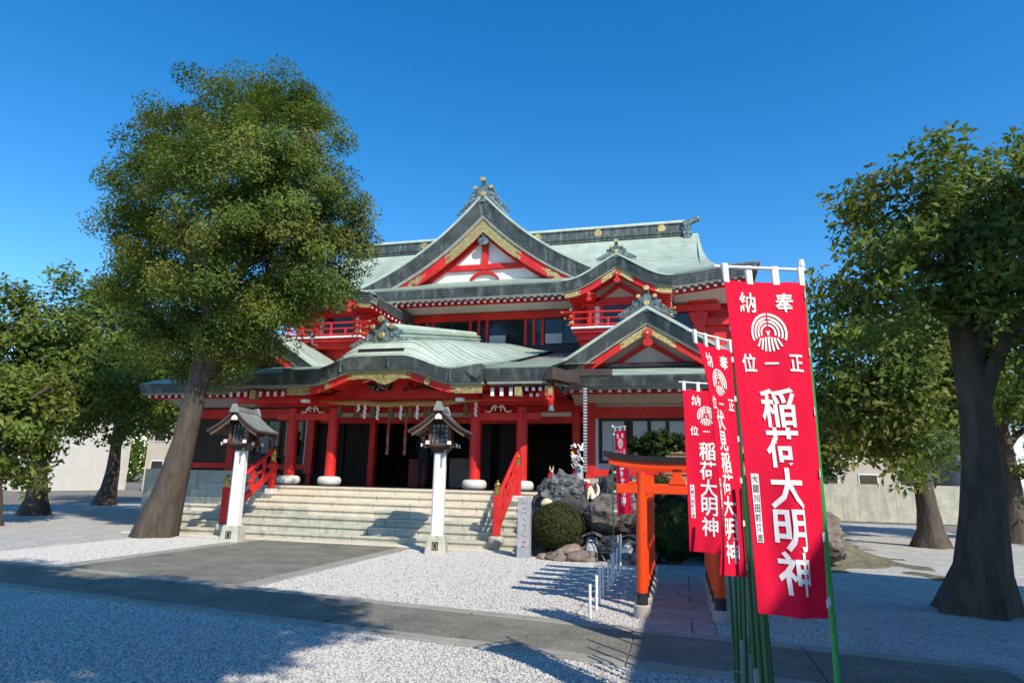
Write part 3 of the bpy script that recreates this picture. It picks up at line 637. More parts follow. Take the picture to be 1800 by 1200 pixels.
# carvings in the tympanum
def cloud(cx, cz, wd, ht, y, mtl, nm, seed):
    rr = random.Random(seed); m = MB()
    for i in range(16):
        a = rr.uniform(0, 2*PI); r = rr.random()**.5; x, z = cx+wd*r*math.cos(a), cz+ht*r*math.sin(a); R = rr.uniform(.3, .5)*ht
        pts = [(x+R*(1-.7*k/9)*math.cos(k*.8+a), y-rr.uniform(.0, .05), z+R*(1-.7*k/9)*math.sin(k*.8+a)) for k in range(10)]
        m.tube(pts, R*.28, 5)
    m.build(nm, mtl, tym, smooth=50)
m = MB().prism([(-8.45, 4.02), (-7.68, 4.02), (-7.78, 3.84), (-8.07, 3.78), (-8.36, 3.84)], 16.22, 16.31); m.build('carved_panel', 'darkwood', tym)
cloud(-8.07, 3.92, .34, .10, 16.2, 'steel', 'carved_cloud', 3); cloud(-7.1, 3.9, .28, .1, 16.22, 'darkwood', 'carved_bird', 5)
MB().prism([(-6.85, 4.03), (-6.7, 4.0), (-6.55, 3.9), (-6.2, 3.84), (-6.1, 3.8), (-6.5, 3.8), (-6.75, 3.86)], 16.22, 16.31).build('carved_scroll', 'darkwood', tym)
for cx in (-10.28, -4.69):                               # white carved birds above the lintels
    m = MB()
    for sg in (-1, 1):
        m.tube([(cx+sg*.02, 16.5, 3.36), (cx+sg*.10, 16.49, 3.40), (cx+sg*.17, 16.49, 3.34), (cx+sg*.20, 16.5, 3.25)], [.02, .035, .03, .012], 6)
        m.tube([(cx+sg*.05, 16.49, 3.38), (cx+sg*.09, 16.48, 3.30), (cx+sg*.06, 16.5, 3.25)], [.015, .02, .01], 6)
        m.tube([(cx+sg*.2, 16.5, 3.25), (cx+sg*.34, 16.5, 3.24), (cx+sg*.38, 16.5, 3.28)], [.02, .015, .006], 6)
    m.build('carved_bird', 'white', B, smooth=50)
# rafters under the flat eaves
rafter_row(-12.1, -10.45, 8, 15.24, 3.62, .085, .13, 1.2, .05, B, None); rafter_row(-4.5, -4.02, 3, 15.24, 3.60, .085, .20, 1.2, .05, B, None)
rafter_row(-3.62, -3.28, 3, 15.24, 3.66, .075, .08, 1.2, .05, B, None); rafter_row(-3.55, -3.22, 3, 15.44, 3.54, .075, .08, 1.2, .05, B, None)
for x in (-11.35, -3.82, -3.06): MB().box(x-.09, x+.09, 15.16, 15.4, 3.48, 3.72).build('gold_fitting', 'gold', B, bevel=.008)
for x in (-9.75, -5.35): MB().box(x-.10, x+.10, 15.2, 15.35, 3.38, 3.46).build('beam_end', 'white', B, bevel=.006)
m = MB().beam((-4.2, 16.6, 3.62), (-3.02, 15.2, 3.50), .2, .24); m.beam((-3.25, 15.5, 3.44), (-2.98, 15.12, 3.30), .12, .12); m.build('hip_rafter', 'red', B, bevel=.01, each=True)
# hanging bronze bell at the corner
m = MB().lathe([(.02, 3.36), (.05, 3.34), (.065, 3.22), (.085, 3.12), (.08, 3.11)], (-3.0, 15.2, 0), 12); m.build('corner_bell', 'bronze', B, smooth=40)
m = MB(); m.box(-12.2, -9.5, 15.7, 18.6, 3.80, 3.86); m.box(-5.4, -3.1, 15.7, 18.6, 3.80, 3.86); m.box(-9.49, -5.41, 16.44, 18.6, 3.80, 3.86); m.grid(lambda x, y: (x, y, kb(x)+.03), lin(-9.3, -5.3, 20), (15.3, 16.3)); m.build('soffit', 'red', B, each=True)
# hall front behind the porch
HY = 18.6
m = MB(); m.box(-12.9, -2.5, HY-.08, HY+.08, 3.44, 3.8); m.box(-12.9, -2.5, HY-.05, HY+.05, 3.10, 3.30)
for x, wd in ((-12.6, .2), (-11.5, .16), (-9.35, .2), (-5.98, .2), (-4.55, .26), (-2.9, .24)): m.box(x-wd/2, x+wd/2, HY-.1, HY+.1, TOP, 3.44)
hf = m.build('hall_front', 'red', B, bevel=.012)
MB().box(-4.4, -3.05, HY-.02, HY+.02, 3.305, 3.435).build('plaster_strip', 'plaster', hf)
MB().box(-9.2, -6.1, HY-.02, HY+.02, 3.305, 3.435).build('plaster_strip', 'greyplaster', hf)
MB().box(-12.4, -9.5, HY-.02, HY+.02, 3.305, 3.435).build('plaster_strip', 'greyplaster', hf)
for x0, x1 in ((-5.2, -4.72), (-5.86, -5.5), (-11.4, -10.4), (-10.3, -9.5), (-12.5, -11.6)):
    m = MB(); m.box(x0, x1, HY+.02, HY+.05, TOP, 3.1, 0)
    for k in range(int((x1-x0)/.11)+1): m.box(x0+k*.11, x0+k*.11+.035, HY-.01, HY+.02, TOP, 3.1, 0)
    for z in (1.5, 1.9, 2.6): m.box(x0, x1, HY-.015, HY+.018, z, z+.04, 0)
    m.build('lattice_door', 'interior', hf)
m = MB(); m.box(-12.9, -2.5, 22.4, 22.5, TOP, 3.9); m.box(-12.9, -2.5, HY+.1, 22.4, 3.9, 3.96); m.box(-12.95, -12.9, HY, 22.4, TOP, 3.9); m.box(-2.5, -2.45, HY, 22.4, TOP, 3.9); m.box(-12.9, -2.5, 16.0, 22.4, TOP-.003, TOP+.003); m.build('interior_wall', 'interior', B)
# boards and a low table inside
m = MB(); m.box(-8.5, -7.95, 19.5, 19.6, TOP, 2.05); m.build('notice_board', 'woodred', B, bevel=.01)
m = MB(); m.box(-7.25, -5.9, 19.9, 20.0, TOP, 2.1); m.build('screen_panel', 'paleroof', B, bevel=.01)

# ------------------------------------------------------------------ side wings
def wing(cx, sgn):
    """a single storey wing: sgn = +1 right hand, -1 mirrored"""
    y0 = 17.4
    gable(cx, y0, 2.62, (6.15, -.585, -.045, .0105), .29, .06, .20, 24.2, 18.3, (.56, -.08), laps=6)
    X = lambda a, b: (min(cx+sgn*a, cx+sgn*b), max(cx+sgn*a, cx+sgn*b))
    ex0, ex1 = X(-2.25, 3.6)
    r = MB()
    for j in range(9):
        ya, yb = 16.7+j*.26, 16.7+(j+1)*.26; zz = lambda y: 4.20+.30*(y-16.7)
        r.grid(lambda x, k: (x, yb if k else ya, zz(yb if k else ya)+(0 if k else .014)), lin(ex0, ex1, 12), (0, 1), 0)
        r.grid(lambda x, k: (x, ya, zz(ya)+(.014 if k else -.01)), lin(ex0, ex1, 12), (0, 1), 1)
    wr = r.build('wing_roof', ['copper', 'copper_lap'], B)
    for k in range(6): MB().box(ex0+.006*k, ex1-.006*k, 16.7+.016*k, 17.5, 4.195-.27*(k+1)/6+.003, 4.195-.27*k/6).build('eave_lap', 'copper_dark', wr)
    MB().box(ex0+.06, ex1-.06, 16.84, 17.4, 3.86, 3.922).build('verge_board', 'verge', wr)
    m = MB(); m.grid(lambda x, y: (x, y, 4.2+.3*(y-16.7)), lin(*X(2.0, 3.6), 4), lin(18.8, 24.2, 5)); m.build('low_roof', 'paleroof', wr)
    rafter_row(ex0+.25, ex1-.25, 22, 16.95, 3.83, .085, .085, .4, .06, B)
    m = MB(); m.grid(lambda x, t: (x, 17.15+1.36*t, 3.82-.2*t+.1*math.sin(PI*t)), (ex0+.1, ex1-.1), lin(0, 1, 7)); m.build('plaster_cove', 'greyplaster', wr, smooth=60)
    MB().box(ex0+.08, ex1-.08, 17.1, 17.16, 3.76, 3.92).build('eave_beam', 'red', wr)
    wx0, wx1 = X(-1.75, 3.3)
    m = MB(); m.box(wx0, wx1, 18.5, 18.7, 1.5, 4.6); m.box(*X(1.5, 3.3), 18.7, 26, 1.5, 4.6)
    q = lin(-2.2, 2.2, 17); pz = lambda x: 6.15-.60*abs(x)-.42
    m.ribbon([cx+v for v in q], [max(4.5, pz(v)) for v in q], [4.4]*17, 18.3, 18.5); ww = m.build('wing_wall', 'greyplaster' if sgn > 0 else 'darkwood', B)
    m = MB(); m.box(wx0-.1, wx1, 18.38, 18.5, 3.24, 3.56); m.box(wx0-.1, wx1, 18.40, 18.5, 1.62, 1.80); m.box(cx-1.9, cx+1.9, 18.18, 18.3, 4.66, 4.80); m.build('wall_beam', 'red', ww, bevel=.012, each=True)
    for v in (-1.70, 1.2, 3.1): MB().box(cx+sgn*v-.14, cx+sgn*v+.14, 18.34, 18.5, 1.5, 4.2).build('wing_post', 'red', ww, bevel=.012)
    MB().box(*X(-1.56, -1.47), 18.44, 18.5, 1.8, 3.24).build('plaster_strip', 'plaster', ww)
    MB().box(*X(-1.46, 1.05), 18.46, 18.5, 1.98, 3.24).build('window_recess', 'darkwood', ww)
    fr = MB()
    for v in (-1.46, -.72, -.60, -.10, .40, .95): fr.box(*X(v, v+.08), 18.42, 18.46, 2.0, 3.22)
    fr.box(*X(-1.46, 1.05), 18.415, 18.455, 2.0, 2.06); fr.box(*X(-1.46, 1.05), 18.415, 18.455, 3.16, 3.22); fr.box(*X(-.6, 1.05), 18.42, 18.45, 2.30, 2.34); fr.build('window_frame', 'darkwood', ww)
    MB().box(*X(-1.36, -.74), 18.445, 18.455, 2.06, 3.16).build('window_pane', 'screen' if sgn > 0 else 'glass', ww)
    for v in (-.5, 0.0, .5): MB().box(*X(v, v+.4), 18.445, 18.455, 2.34, 3.16).build('window_pane', 'screen' if sgn > 0 else 'glass', ww)
    for v in (-.5, 0.0, .5): MB().box(*X(v, v+.4), 18.445, 18.455, 2.06, 2.30).build('window_pane', 'glass', ww)
    for sg in (-1, 1):
        xs_ = [cx+sg*u for u in lin(0, 1.9, 8)]; xs_ = xs_ if sg > 0 else xs_[::-1]
        m = MB(); m.ribbon(xs_, [6.15-.6*abs(x-cx)-.74 for x in xs_], [6.15-.6*abs(x-cx)-.87 for x in xs_], 18.18, 18.3); m.build('gable_rafter', 'red', ww)
    pendant(ww, cx, y0+.19, 5.36, .52)
    m = MB(); m.box(cx-1.2, cx+1.2, 17.9, 18.2, 4.62, 4.72); m.build('ledge', 'black', ww)
wing(-.78, 1); wing(-13.15, -1)

# ------------------------------------------------------------------ straw rope, streamers, tassels, bell ropes under the porch
def ropez(x): return 3.53-.10*math.sin(PI*min(1, max(0, (x+9.9)/5.0)))+.012*math.sin(x*4.2)
m = MB(); N_ = 220
for s_ in range(3):
    pts = []; rad = []
    for i in range(N_):
        x = -9.9+5.1*i/(N_-1); R = .044*sstep(0, .22, i/N_)*(1-sstep(.74, 1, i/N_))+.008
        a = i*.55+s_*2*PI/3; pts.append((x, 16.2+R*.8*math.cos(a), ropez(x)+R*.8*math.sin(a))); rad.append(R*.8)
    m.tube(pts, rad, 6)
tag(m.build('sacred_rope', 'rope', smooth=60), 'long twisted straw rope strung across the front of the porch', 'rope')
ti = [-9.25, -8.72, -8.22, -7.68, -7.1, -6.55, -6.0, -5.5]
for i, x in enumerate(ti):
    z = ropez(x)-.04; m = MB(); rr = random.Random(i)
    m.lathe([(.028, z), (.034, z-.05), (.05, z-.07), (.066, z-.14), (.085, z-.33), (.09, z-.345), (.02, z-.335)], (x, 16.22, 0), 14)
    for k in range(26):
        a = rr.uniform(0, 2*PI); m.tube([(x+.05*math.cos(a), 16.22+.05*math.sin(a), z-.12), (x+.092*math.cos(a), 16.22+.092*math.sin(a), z-.34-rr.uniform(0, .03))], .006, 4)
    m.box(x-.04, x+.04, 16.18, 16.26, z-.075, z-.055)
    tag(m.build('straw_tassel', 'strawdark', smooth=40), f'brown straw tassel hanging from the porch rope, {ORD[i]} from the left', 'tassel', 'straw tassels on the porch rope')
si = [-8.62, -8.42, -8.03, -7.34, -6.86, -6.31, -5.2]
for i, x in enumerate(si):
    z = ropez(x)-.05; m = MB(); n = 3 if i == 0 else 6; xx, zz, yy = x, z, 16.15
    for k in range(n):                                   # folded zigzag paper
        sg = 1 if k % 2 else -1; a, b = xx-.035, xx+.035
        m.add([(a, yy, zz), (b, yy, zz), (b+sg*.03, yy-.004, zz-.075), (a+sg*.03, yy-.004, zz-.075), (a, yy+.006, zz), (b, yy+.006, zz), (b+sg*.03, yy+.002, zz-.075), (a+sg*.03, yy+.002, zz-.075)], [(0,1,2,3),(7,6,5,4),(0,4,5,1),(1,5,6,2),(2,6,7,3),(3,7,4,0)])
        xx += sg*.012; zz -= .062; yy -= .006
    tag(m.build('paper_streamer', 'paper'), f'white zigzag paper streamer on the porch rope, {ORD[i]} from the left', 'streamer', 'paper streamers on the porch rope')
for i, (x, z1) in enumerate(((-8.33, 2.1), (-7.78, 2.1), (-7.2, 2.5), (-5.75, 2.05))):
    root = thing('bell_rope', (x, 17.5, z1), f'faded red and white bell rope hanging in the dark porch, {ORD[i]} from the left', 'bell rope', 'bell ropes in the porch')
    for a in range(3):
        pts = [(x+.025*math.cos(k*.5+a*2.1), 17.5+.025*math.sin(k*.5+a*2.1), 3.75-(3.75-z1-.15)*k/30) for k in range(31)]
        MB().tube(pts, .024, 6).build('strand', ['bellrope', 'bib', 'bellrope'][a], root, smooth=60)
    MB().lathe([(.035, z1+.18), (.04, z1+.1), (.055, z1), (.02, z1)], (x, 17.5, 0), 10).build('rope_end', 'bellrope', root, smooth=50)

# ------------------------------------------------------------------ red handrails with gilded post caps
def giboshi(par, x, y, z, s=1.):
    pr_ = [(.066, 0), (.07, .015), (.07, .05), (.06, .055), (.06, .12), (.07, .125), (.07, .16), (.055, .165), (.045, .175), (.05, .19), (.068, .215), (.068, .24), (.045, .27), (.015, .295), (.006, .32)]
    MB().lathe([(r*s, z+h*s) for r, h in pr_], (x, y, 0), 18).build('post_cap', 'brass', par, smooth=50)
def handrail(x, lab):
    R_ = thing('stair_handrail', (x, 14.5, 0), lab, 'handrail')
    yl, yu = 13.62, 15.38
    MB().box(x-.075, x+.075, yl-.075, yl+.075, .30, 1.14).build('post', 'red', R_, bevel=.012); giboshi(R_, x, yl, 1.14)
    MB().lathe([(.16, .169), (.17, .2), (.165, .27), (.12, .30)], (x, yl, 0), 20).build('post_stone', 'stonegreen', R_, smooth=50)
    MB().box(x-.075, x+.075, yu-.075, yu+.075, 1.06, 1.80).build('post', 'red', R_, bevel=.012); giboshi(R_, x, yu, 1.80)
    MB().box(x-.12, x+.12, yu-.14, yu+.14, .95, 1.10).build('post_stone', 'stonewhite', R_, bevel=.02)
    pl = lambda y, h: (x, y, .42+h+.62*(y-yl)-.12)
    for h, r_ in ((.76, .05), (.47, .036)):
        MB().tube([pl(yl+.06, h-.05), pl(yl+.3, h+.0), pl(yu-.3, h), pl(yu-.05, h-.02)], r_, 10).build('rail', 'red', R_, smooth=50)
    MB().beam(pl(yl+.05, .16), pl(yu-.05, .16), .09, .16).build('rail', 'red', R_, bevel=.01)
    for t in (.27, .52, .77):
        y = yl+(yu-yl)*t; a = pl(y, .16); b = pl(y, .74)
        MB().box(x-.035, x+.035, y-.035, y+.035, a[2], b[2]).build('baluster', 'red', R_, bevel=.006)
    # thin steel rod leaning beside it
    return R_
handrail(-3.84, 'red stair handrail beside the grey stone marker, gilded onion cap on each post')
handrail(-10.62, 'red stair handrail at the left end of the steps below the tree')
tag(MB().tube([(-4.0, 13.62, .52), (-3.92, 13.95, .98)], .012, 8).build('steel_rod', 'steel', smooth=50), 'thin steel rod leaning against the right handrail on the steps', 'rod')

# ------------------------------------------------------------------ lanterns on white posts
M['lwood'] = mat('dark_lantern_wood', (.15, .075, .045), .6, .3, 6, .2, stretch=(1, 1, .3))
def lantern():
    L_ = thing('post_lantern', (0, 0, 0), '', 'lantern', world=False)
    m = MB(); m.add([(-.22, -.22, -.05), (.22, -.22, -.05), (.22, .22, -.05), (-.22, .22, -.05), (-.17, -.17, .36), (.17, -.17, .36), (.17, .17, .36), (-.17, .17, .36)], [(0,3,2,1),(4,5,6,7),(0,1,5,4),(1,2,6,5),(2,3,7,6),(3,0,4,7)])
    b = m.build('base_stone', 'stonegreen', L_, bevel=.015)
    m = MB(); yb = lambda z: -.22+.05*z/.41-.012          # carved square crest on the base
    for x0, x1, z0, z1 in ((-.06, .06, .09, .105), (-.06, .06, .225, .24), (-.06, -.046, .105, .225), (.046, .06, .105, .225), (-.025, -.012, .12, .20), (.012, .025, .12, .20), (-.03, .03, .195, .207), (-.006, .006, .12, .195)):
        m.add([(x0, yb(z0)-.002+.006, z0), (x1, yb(z0)+.004, z0), (x1, yb(z1)+.004, z1), (x0, yb(z1)+.004, z1), (x0, yb(z0)+.02, z0), (x1, yb(z0)+.02, z0), (x1, yb(z1)+.02, z1), (x0, yb(z1)+.02, z1)], [(0,1,2,3),(7,6,5,4),(0,4,5,1),(1,5,6,2),(2,6,7,3),(3,7,4,0)])
    m.build('crest', 'ink', b)
    c = .035; h = .125
    o = [(h-c, -h), (h, -h+c), (h, h-c), (h-c, h), (-h+c, h), (-h, h-c), (-h, -h+c), (-h+c, -h)]
    m = MB(); m.add([(x, y, .36) for x, y in o]+[(x*.94, y*.94, 1.98) for x, y in o], [tuple(range(7, -1, -1)), tuple(range(8, 16))]+[(i, (i+1) % 8, 8+(i+1) % 8, 8+i) for i in range(8)])
    m.build('post', 'white', L_)
    MB().box(.03, .06, -.135, -.117, 1.70, 1.96).build('cable_clip', 'steel', L_)
    MB().tube([(.05, -.12, 1.94), (.09, -.16, 1.99), (.15, -.19, 2.05)], .018, 8).build('cable', 'steel', L_, smooth=50)
    m = MB(); m.add([(-.13, -.13, 1.98), (.13, -.13, 1.98), (.13, .13, 1.98), (-.13, .13, 1.98), (-.22, -.22, 2.10), (.22, -.22, 2.10), (.22, .22, 2.10), (-.22, .22, 2.10)], [(0,3,2,1),(4,5,6,7),(0,1,5,4),(1,2,6,5),(2,3,7,6),(3,0,4,7)]); m.build('bracket', 'darkwood', L_)
    for s_ in (-1, 1):
        sill = MB().box(-.36, .36, s_*.22-.035, s_*.22+.035, 2.10, 2.16).build('sill_beam', 'lwood', L_, bevel=.006)
        s2 = MB().box(s_*.22-.035, s_*.22+.035, -.36, .36, 2.145, 2.21).build('sill_beam', 'woodred', L_, bevel=.006)
        for t in (-1, 1):
            MB().box(s_*.22-.038, s_*.22+.038, t*.36-.012, t*.36+.012, 2.142, 2.213).build('beam_tip', 'white', s2)
            MB().box(t*.36-.012, t*.36+.012, s_*.22-.038, s_*.22+.038, 2.097, 2.163).build('beam_tip', 'white', sill)
    MB().box(-.26, .26, -.26, .26, 2.10, 2.14).build('floor_plate', 'darkwood', L_)
    for sx in (-1, 1):
        for sy in (-1, 1): MB().box(sx*.20-.03, sx*.20+.03, sy*.20-.03, sy*.20+.03, 2.14, 2.60).build('corner_post', 'lwood', L_, bevel=.005)
        # eave beams with white tips
        s2 = MB().box(sx*.22-.03, sx*.22+.03, -.33, .33, 2.56, 2.62).build('eave_beam', 'darkwood', L_)
        for t in (-1, 1): MB().box(sx*.22-.034, sx*.22+.034, t*.33-.012, t*.33+.012, 2.556, 2.624).build('beam_tip', 'white', s2)
    MB().box(-.16, .16, -.16, .16, 2.16, 2.56).build('paper_box', 'screen', L_)
    for ang in range(4):
        m = MB(); ca, sa = math.cos(ang*PI/2), math.sin(ang*PI/2)
        for k in range(5):
            t = -.17+.34*k/4; m.box(t-.011, t+.011, -.205, -.185, 2.20, 2.58)
        for k in range(5):
            z = 2.20+.36*k/4; m.box(-.17, .17, -.203, -.187, z-.011, z+.011)
        m.v = [(x*ca-y*sa, x*sa+y*ca, z) for x, y, z in m.v]; gd = m.build('lattice', 'darkwood', L_)
        m = MB().tube([(0, -.206, 2.38), (0, -.19, 2.38)], .07, 14); m.v = [(x*ca-y*sa, x*sa+y*ca, z) for x, y, z in m.v]; m.build('crest', 'ink', gd)
    # gabled roof, hollow curve
    zr_ = lambda x: 2.88-.46*(abs(x)/.58*1.4-.4*(x/.58)**2)
    xs = lin(-.60, .60, 25)
    m = MB(); m.ribbon(xs, [zr_(x) for x in xs], [zr_(x)-.045 for x in xs], -.52, .52); rf = m.build('roof', 'gutter', L_, smooth=40)
    m = MB(); m.ribbon(lin(-.56, .56, 21), [zr_(x)-.046 for x in lin(-.56, .56, 21)], [zr_(x)-.085 for x in lin(-.56, .56, 21)], -.49, .49); m.build('roof_board', 'darkwood', rf, smooth=40)
    for k in range(9):
        for sg in (-1, 1):
            x0, x1 = .064*k, .064*(k+1)+.01
            m = MB(); m.add([(sg*x0, -.525, zr_(x0)+.002), (sg*x1, -.525, zr_(x1)+.014), (sg*x1, .525, zr_(x1)+.014), (sg*x0, .525, zr_(x0)+.002), (sg*x1, -.525, zr_(x1)), (sg*x1, .525, zr_(x1))], [(0, 1, 2, 3), (1, 4, 5, 2)]); m.build('roof_course', 'lroof', rf, fix=False)
    m = MB(); m.box(-.07, .07, -.50, .50, 2.84, 2.90); m.box(-.045, .045, -.48, .48, 2.90, 2.94)
    for ya in (-.56, .50): m.prism([(-.11, 2.80), (.11, 2.80), (.08, 2.90), (.045, 2.99), (-.045, 2.99), (-.08, 2.90)], ya, ya+.06)
    m.build('roof_ridge', 'lroof', rf, bevel=.008)
    for yb_ in (-.46, .46):
        for sg in (-1, 1):
            q = [sg*v for v in lin(0, .53, 10)]; q = q if sg > 0 else q[::-1]
            m = MB(); m.ribbon(q, [zr_(x)-.085 for x in q], [zr_(x)-.15 for x in q], yb_-.015, yb_+.015); m.build('bargeboard', 'lwood', rf)
    MB().prism([(0, 2.77), (.06, 2.71), (.07, 2.65), (.03, 2.63), (0, 2.66), (-.03, 2.63), (-.07, 2.65), (-.06, 2.71)], -.50, -.478).build('gable_pendant', 'plaster', rf)
    MB().ribbon([-.3, 0, .3], [2.60, 2.75, 2.60], [2.58, 2.58, 2.58], -.2, .2).build('gable_panel', 'darkwood', L_)
    return L_
M['lroof'] = mat('grey_lantern_copper', (.19, .21, .20), .5, .2, 5, .1, 40, col2=(.30, .33, .31))
L1 = lantern(); L1.location = (-4.80, 12.62, 0); L1.rotation_euler.z = math.radians(12); L1['label'] = 'roofed lantern on a white post in the gravel before the steps, right of the approach'
copy_thing(L1, (-9.66, 12.75, 0), math.radians(10), 'roofed lantern on a white post left of the approach, half hidden below the tree')

# grey stone marker
m = MB(); m.add([(-3.14, 12.6, -.05), (-2.90, 12.62, -.05), (-2.89, 12.80, -.05), (-3.13, 12.78, -.05), (-3.135, 12.61, 1.14), (-2.905, 12.63, 1.16), (-2.90, 12.79, 1.155), (-3.13, 12.77, 1.13)], [(0,3,2,1),(4,5,6,7),(0,1,5,4),(1,2,6,5),(2,3,7,6),(3,0,4,7)])
sm = tag(m.build('stone_marker', 'stele', bevel=.008), 'upright grey granite marker stone between handrail and round bush', 'stone marker')
m = MB(); rr = random.Random(4)
for i in range(9):                                       # worn engraved strokes, red paint left in the lowest
    z = 1.06-.105*i
    for k in range(3): x = -3.0+rr.uniform(-.03, .03); zz = z+rr.uniform(-.03, .03); m.box(x-.022, x+.022, 12.606, 12.612, zz-.004, zz+.004, 1 if i > 6 else 0)
m.build('engraving', ['stonewhite', 'foxpink'], sm)
MB().box(-2.86, -2.62, 13.3, 13.6, -.05, .36).build('corner_stone', 'rockdark', st, bevel=.02)

# ------------------------------------------------------------------ row of small orange torii
def torii():
    T = thing('torii_gate', (0, 0, 0), '', 'torii', world=False)
    for sx in (-1, 1):
        p = MB().tube([(sx*.425, 0, .14), (sx*.415, 0, .9), (sx*.405, 0, 1.60)], [.064, .063, .06], 18).build('pillar', 'orange', T, smooth=40)
        MB().tube([(sx*.425, 0, .135), (sx*.425, 0, .27)], [.0665, .0662], 18).build('black_foot', 'black', p, smooth=40)
        MB().lathe([(.09, -.05), (.098, .0), (.098, .13), (.085, .142)], (sx*.426, 0, 0), 16).build('foot_stone', 'footstone', p, smooth=40)
    xs = lin(-.78, .78, 21); cv = lambda x: .06*(abs(x)/.8)**2.4
    m = MB(); m.ribbon(xs, [1.715+cv(x) for x in xs], [1.645+cv(x) for x in xs], -.075, .075); m.build('lower_cap', 'orange', T, bevel=0, smooth=40)
    xs = lin(-.84, .84, 21); m = MB(); m.ribbon(xs, [1.772+cv(x) for x in xs], [1.717+cv(x) for x in xs], -.10, .10); m.ribbon(xs, [1.786+cv(x) for x in xs], [1.773+cv(x) for x in xs], -.07, .07); m.build('top_cap', 'blackcap', T, smooth=40)
    MB().box(-.70, .70, -.042, .042, 1.36, 1.47).build('tie_beam', 'orange', T, bevel=.006)
    m = MB(); m.prism([(-.10, 1.47), (.10, 1.47), (.07, 1.56), (.05, 1.56), (.05, 1.645), (-.05, 1.645), (-.05, 1.56), (-.07, 1.56)], -.05, .05); m.build('centre_strut', 'orange', T, bevel=.005)
    m = MB()
    for sx in (-1, 1): m.box(sx*.52-.03, sx*.52+.03, -.046, .046, 1.473, 1.50)
    m.build('wedge', 'orange', T)
    return T
M['footstone'] = mat('pinkish_foot_stone', (.42, .36, .34), .8, .12, 8, .2, 60)
M['blackcap'] = mat('dark_brown_cap', (.012, .010, .012), .6, .3, 4, .1)
T0 = torii(); T0.location = (-.05, 7.84, 0); T0['group'] = 'small orange torii over the slab path'; T0['label'] = 'small orange torii with black cap, the nearest of the row over the path'
for i in range(1, 6):
    copy_thing(T0, (-.055-.002*i, 7.84+.5*i, 0), random.uniform(-.012, .012), f'small orange torii with black cap, {ORD[i]} of the row counted from the front' if i < 5 else 'small orange torii with black cap, hindmost of the row by the dark bush', 'small orange torii over the slab path')

# ------------------------------------------------------------------ rock garden
def rock(name, c, s, seed, mtl, label, amp=.28, fr=1.3, sub=5, cat='rock', group=None, flat=.0, rot=0):
    bm = bmesh.new(); bmesh.ops.create_icosphere(bm, subdivisions=sub, radius=1)
    o = Vector((seed*7.3, seed*3.1, seed*1.7)); cr, sr = math.cos(rot), math.sin(rot)
    for v in bm.verts:
        d = v.co.normalized(); n = noise.fractal(d*fr+o, .75, 2.1, 7)*amp+abs(noise.noise(d*fr*2.2+o))*amp*.5
        r_ = noise.cell(d*2.1+o)*amp*.22
        p = d*(1+n+r_); p.x *= s[0]; p.y *= s[1]; p.z *= s[2]
        v.co = (p.x*cr-p.y*sr, p.x*sr+p.y*cr, p.z)
    me = bpy.data.meshes.new(name); bm.to_mesh(me); bm.free(); me.materials.append(M[mtl])
    me.polygons.foreach_set('use_smooth', [True]*len(me.polygons)); me.set_sharp_from_angle(angle=math.radians(38))
    ob = link(name, me); ob.location = c
    return tag(ob, label, cat, group)
g = MB(); rr = random.Random(2)
def mz(x, y): return .02+.13*max(0, noise.noise((x*1.3, y*1.3, 3)))+.9*sstep(13.4, 16.5, y)*(1 if x > -2.7 else sstep(-3.0, -2.7, x))*(1-sstep(2.4, 4.3, x))
g.grid(lambda x, y: (x, y, mz(x, y)-.05 if y > 12.55 else -.05), lin(-2.85, 4.5, 60), lin(12.5, 18.2, 40)); tag(g.build('garden_soil', 'moss', smooth=60), kind='structure')
rock('lava_rock', (-2.40, 13.9, 1.26), (.46, .36, .34), 3, 'rocklava', 'pitted black and grey lava rock on top of the mound, fox behind it', .34, 1.6, 5)
rock('lava_rock', (-2.48, 14.05, .72), (.66, .55, .72), 8, 'rockdark', 'dark lava rock under the pitted one, left part of the mound', .3, 1.4, 5)
rock('lava_rock', (-2.80, 13.5, .34), (.32, .4, .42), 11, 'rockdark', 'dark rock beside the steps behind the round bush', .3, 1.4)
rock('boulder', (-1.34, 13.55, .80), (.60, .50, .40), 5, 'rockbrown', 'big flat fronted brown boulder between round bush and orange torii', .16, .9, 5)
rock('boulder', (-.75, 13.7, .74), (.42, .4, .40), 9, 'rockbrown', 'brown boulder behind the front torii pillar', .2, 1.1)
rock('lava_rock', (-1.62, 14.5, 1.02), (.42, .4, .52), 14, 'rockdark', 'dark jagged rock behind the small banner pole', .4, 1.8)
rock('lava_rock', (-1.35, 14.9, 1.25), (.26, .3, .62), 15, 'rockdark', 'tall dark pointed rock below the left end of the torii cap', .38, 1.8)
rock('boulder', (-1.05, 12.95, .22), (.62, .35, .26), 22, 'rockdark', 'shadowed rock under the big brown boulder', .25, 1.3)
rock('boulder', (.25, 14.3, .6), (.7, .55, .68), 25, 'rockdark', 'dark rock at the end of the torii path', .3, 1.3)
rock('boulder', (1.3, 13.9, .6), (.6, .55, .6), 26, 'rockdark', 'dark rock right of the torii path behind the banners', .3, 1.3)
rock('boulder', (2.3, 13.8, .5), (.62, .5, .55), 27, 'rockbrown', 'brown rock at the right end of the mound', .25, 1.3)
rock('rock', (-2.72, 13.55, 1.02), (.16, .10, .10), 31, 'rockpale', 'smooth pale yellow stone above the round bush', .12, 1, 3, rot=.6)
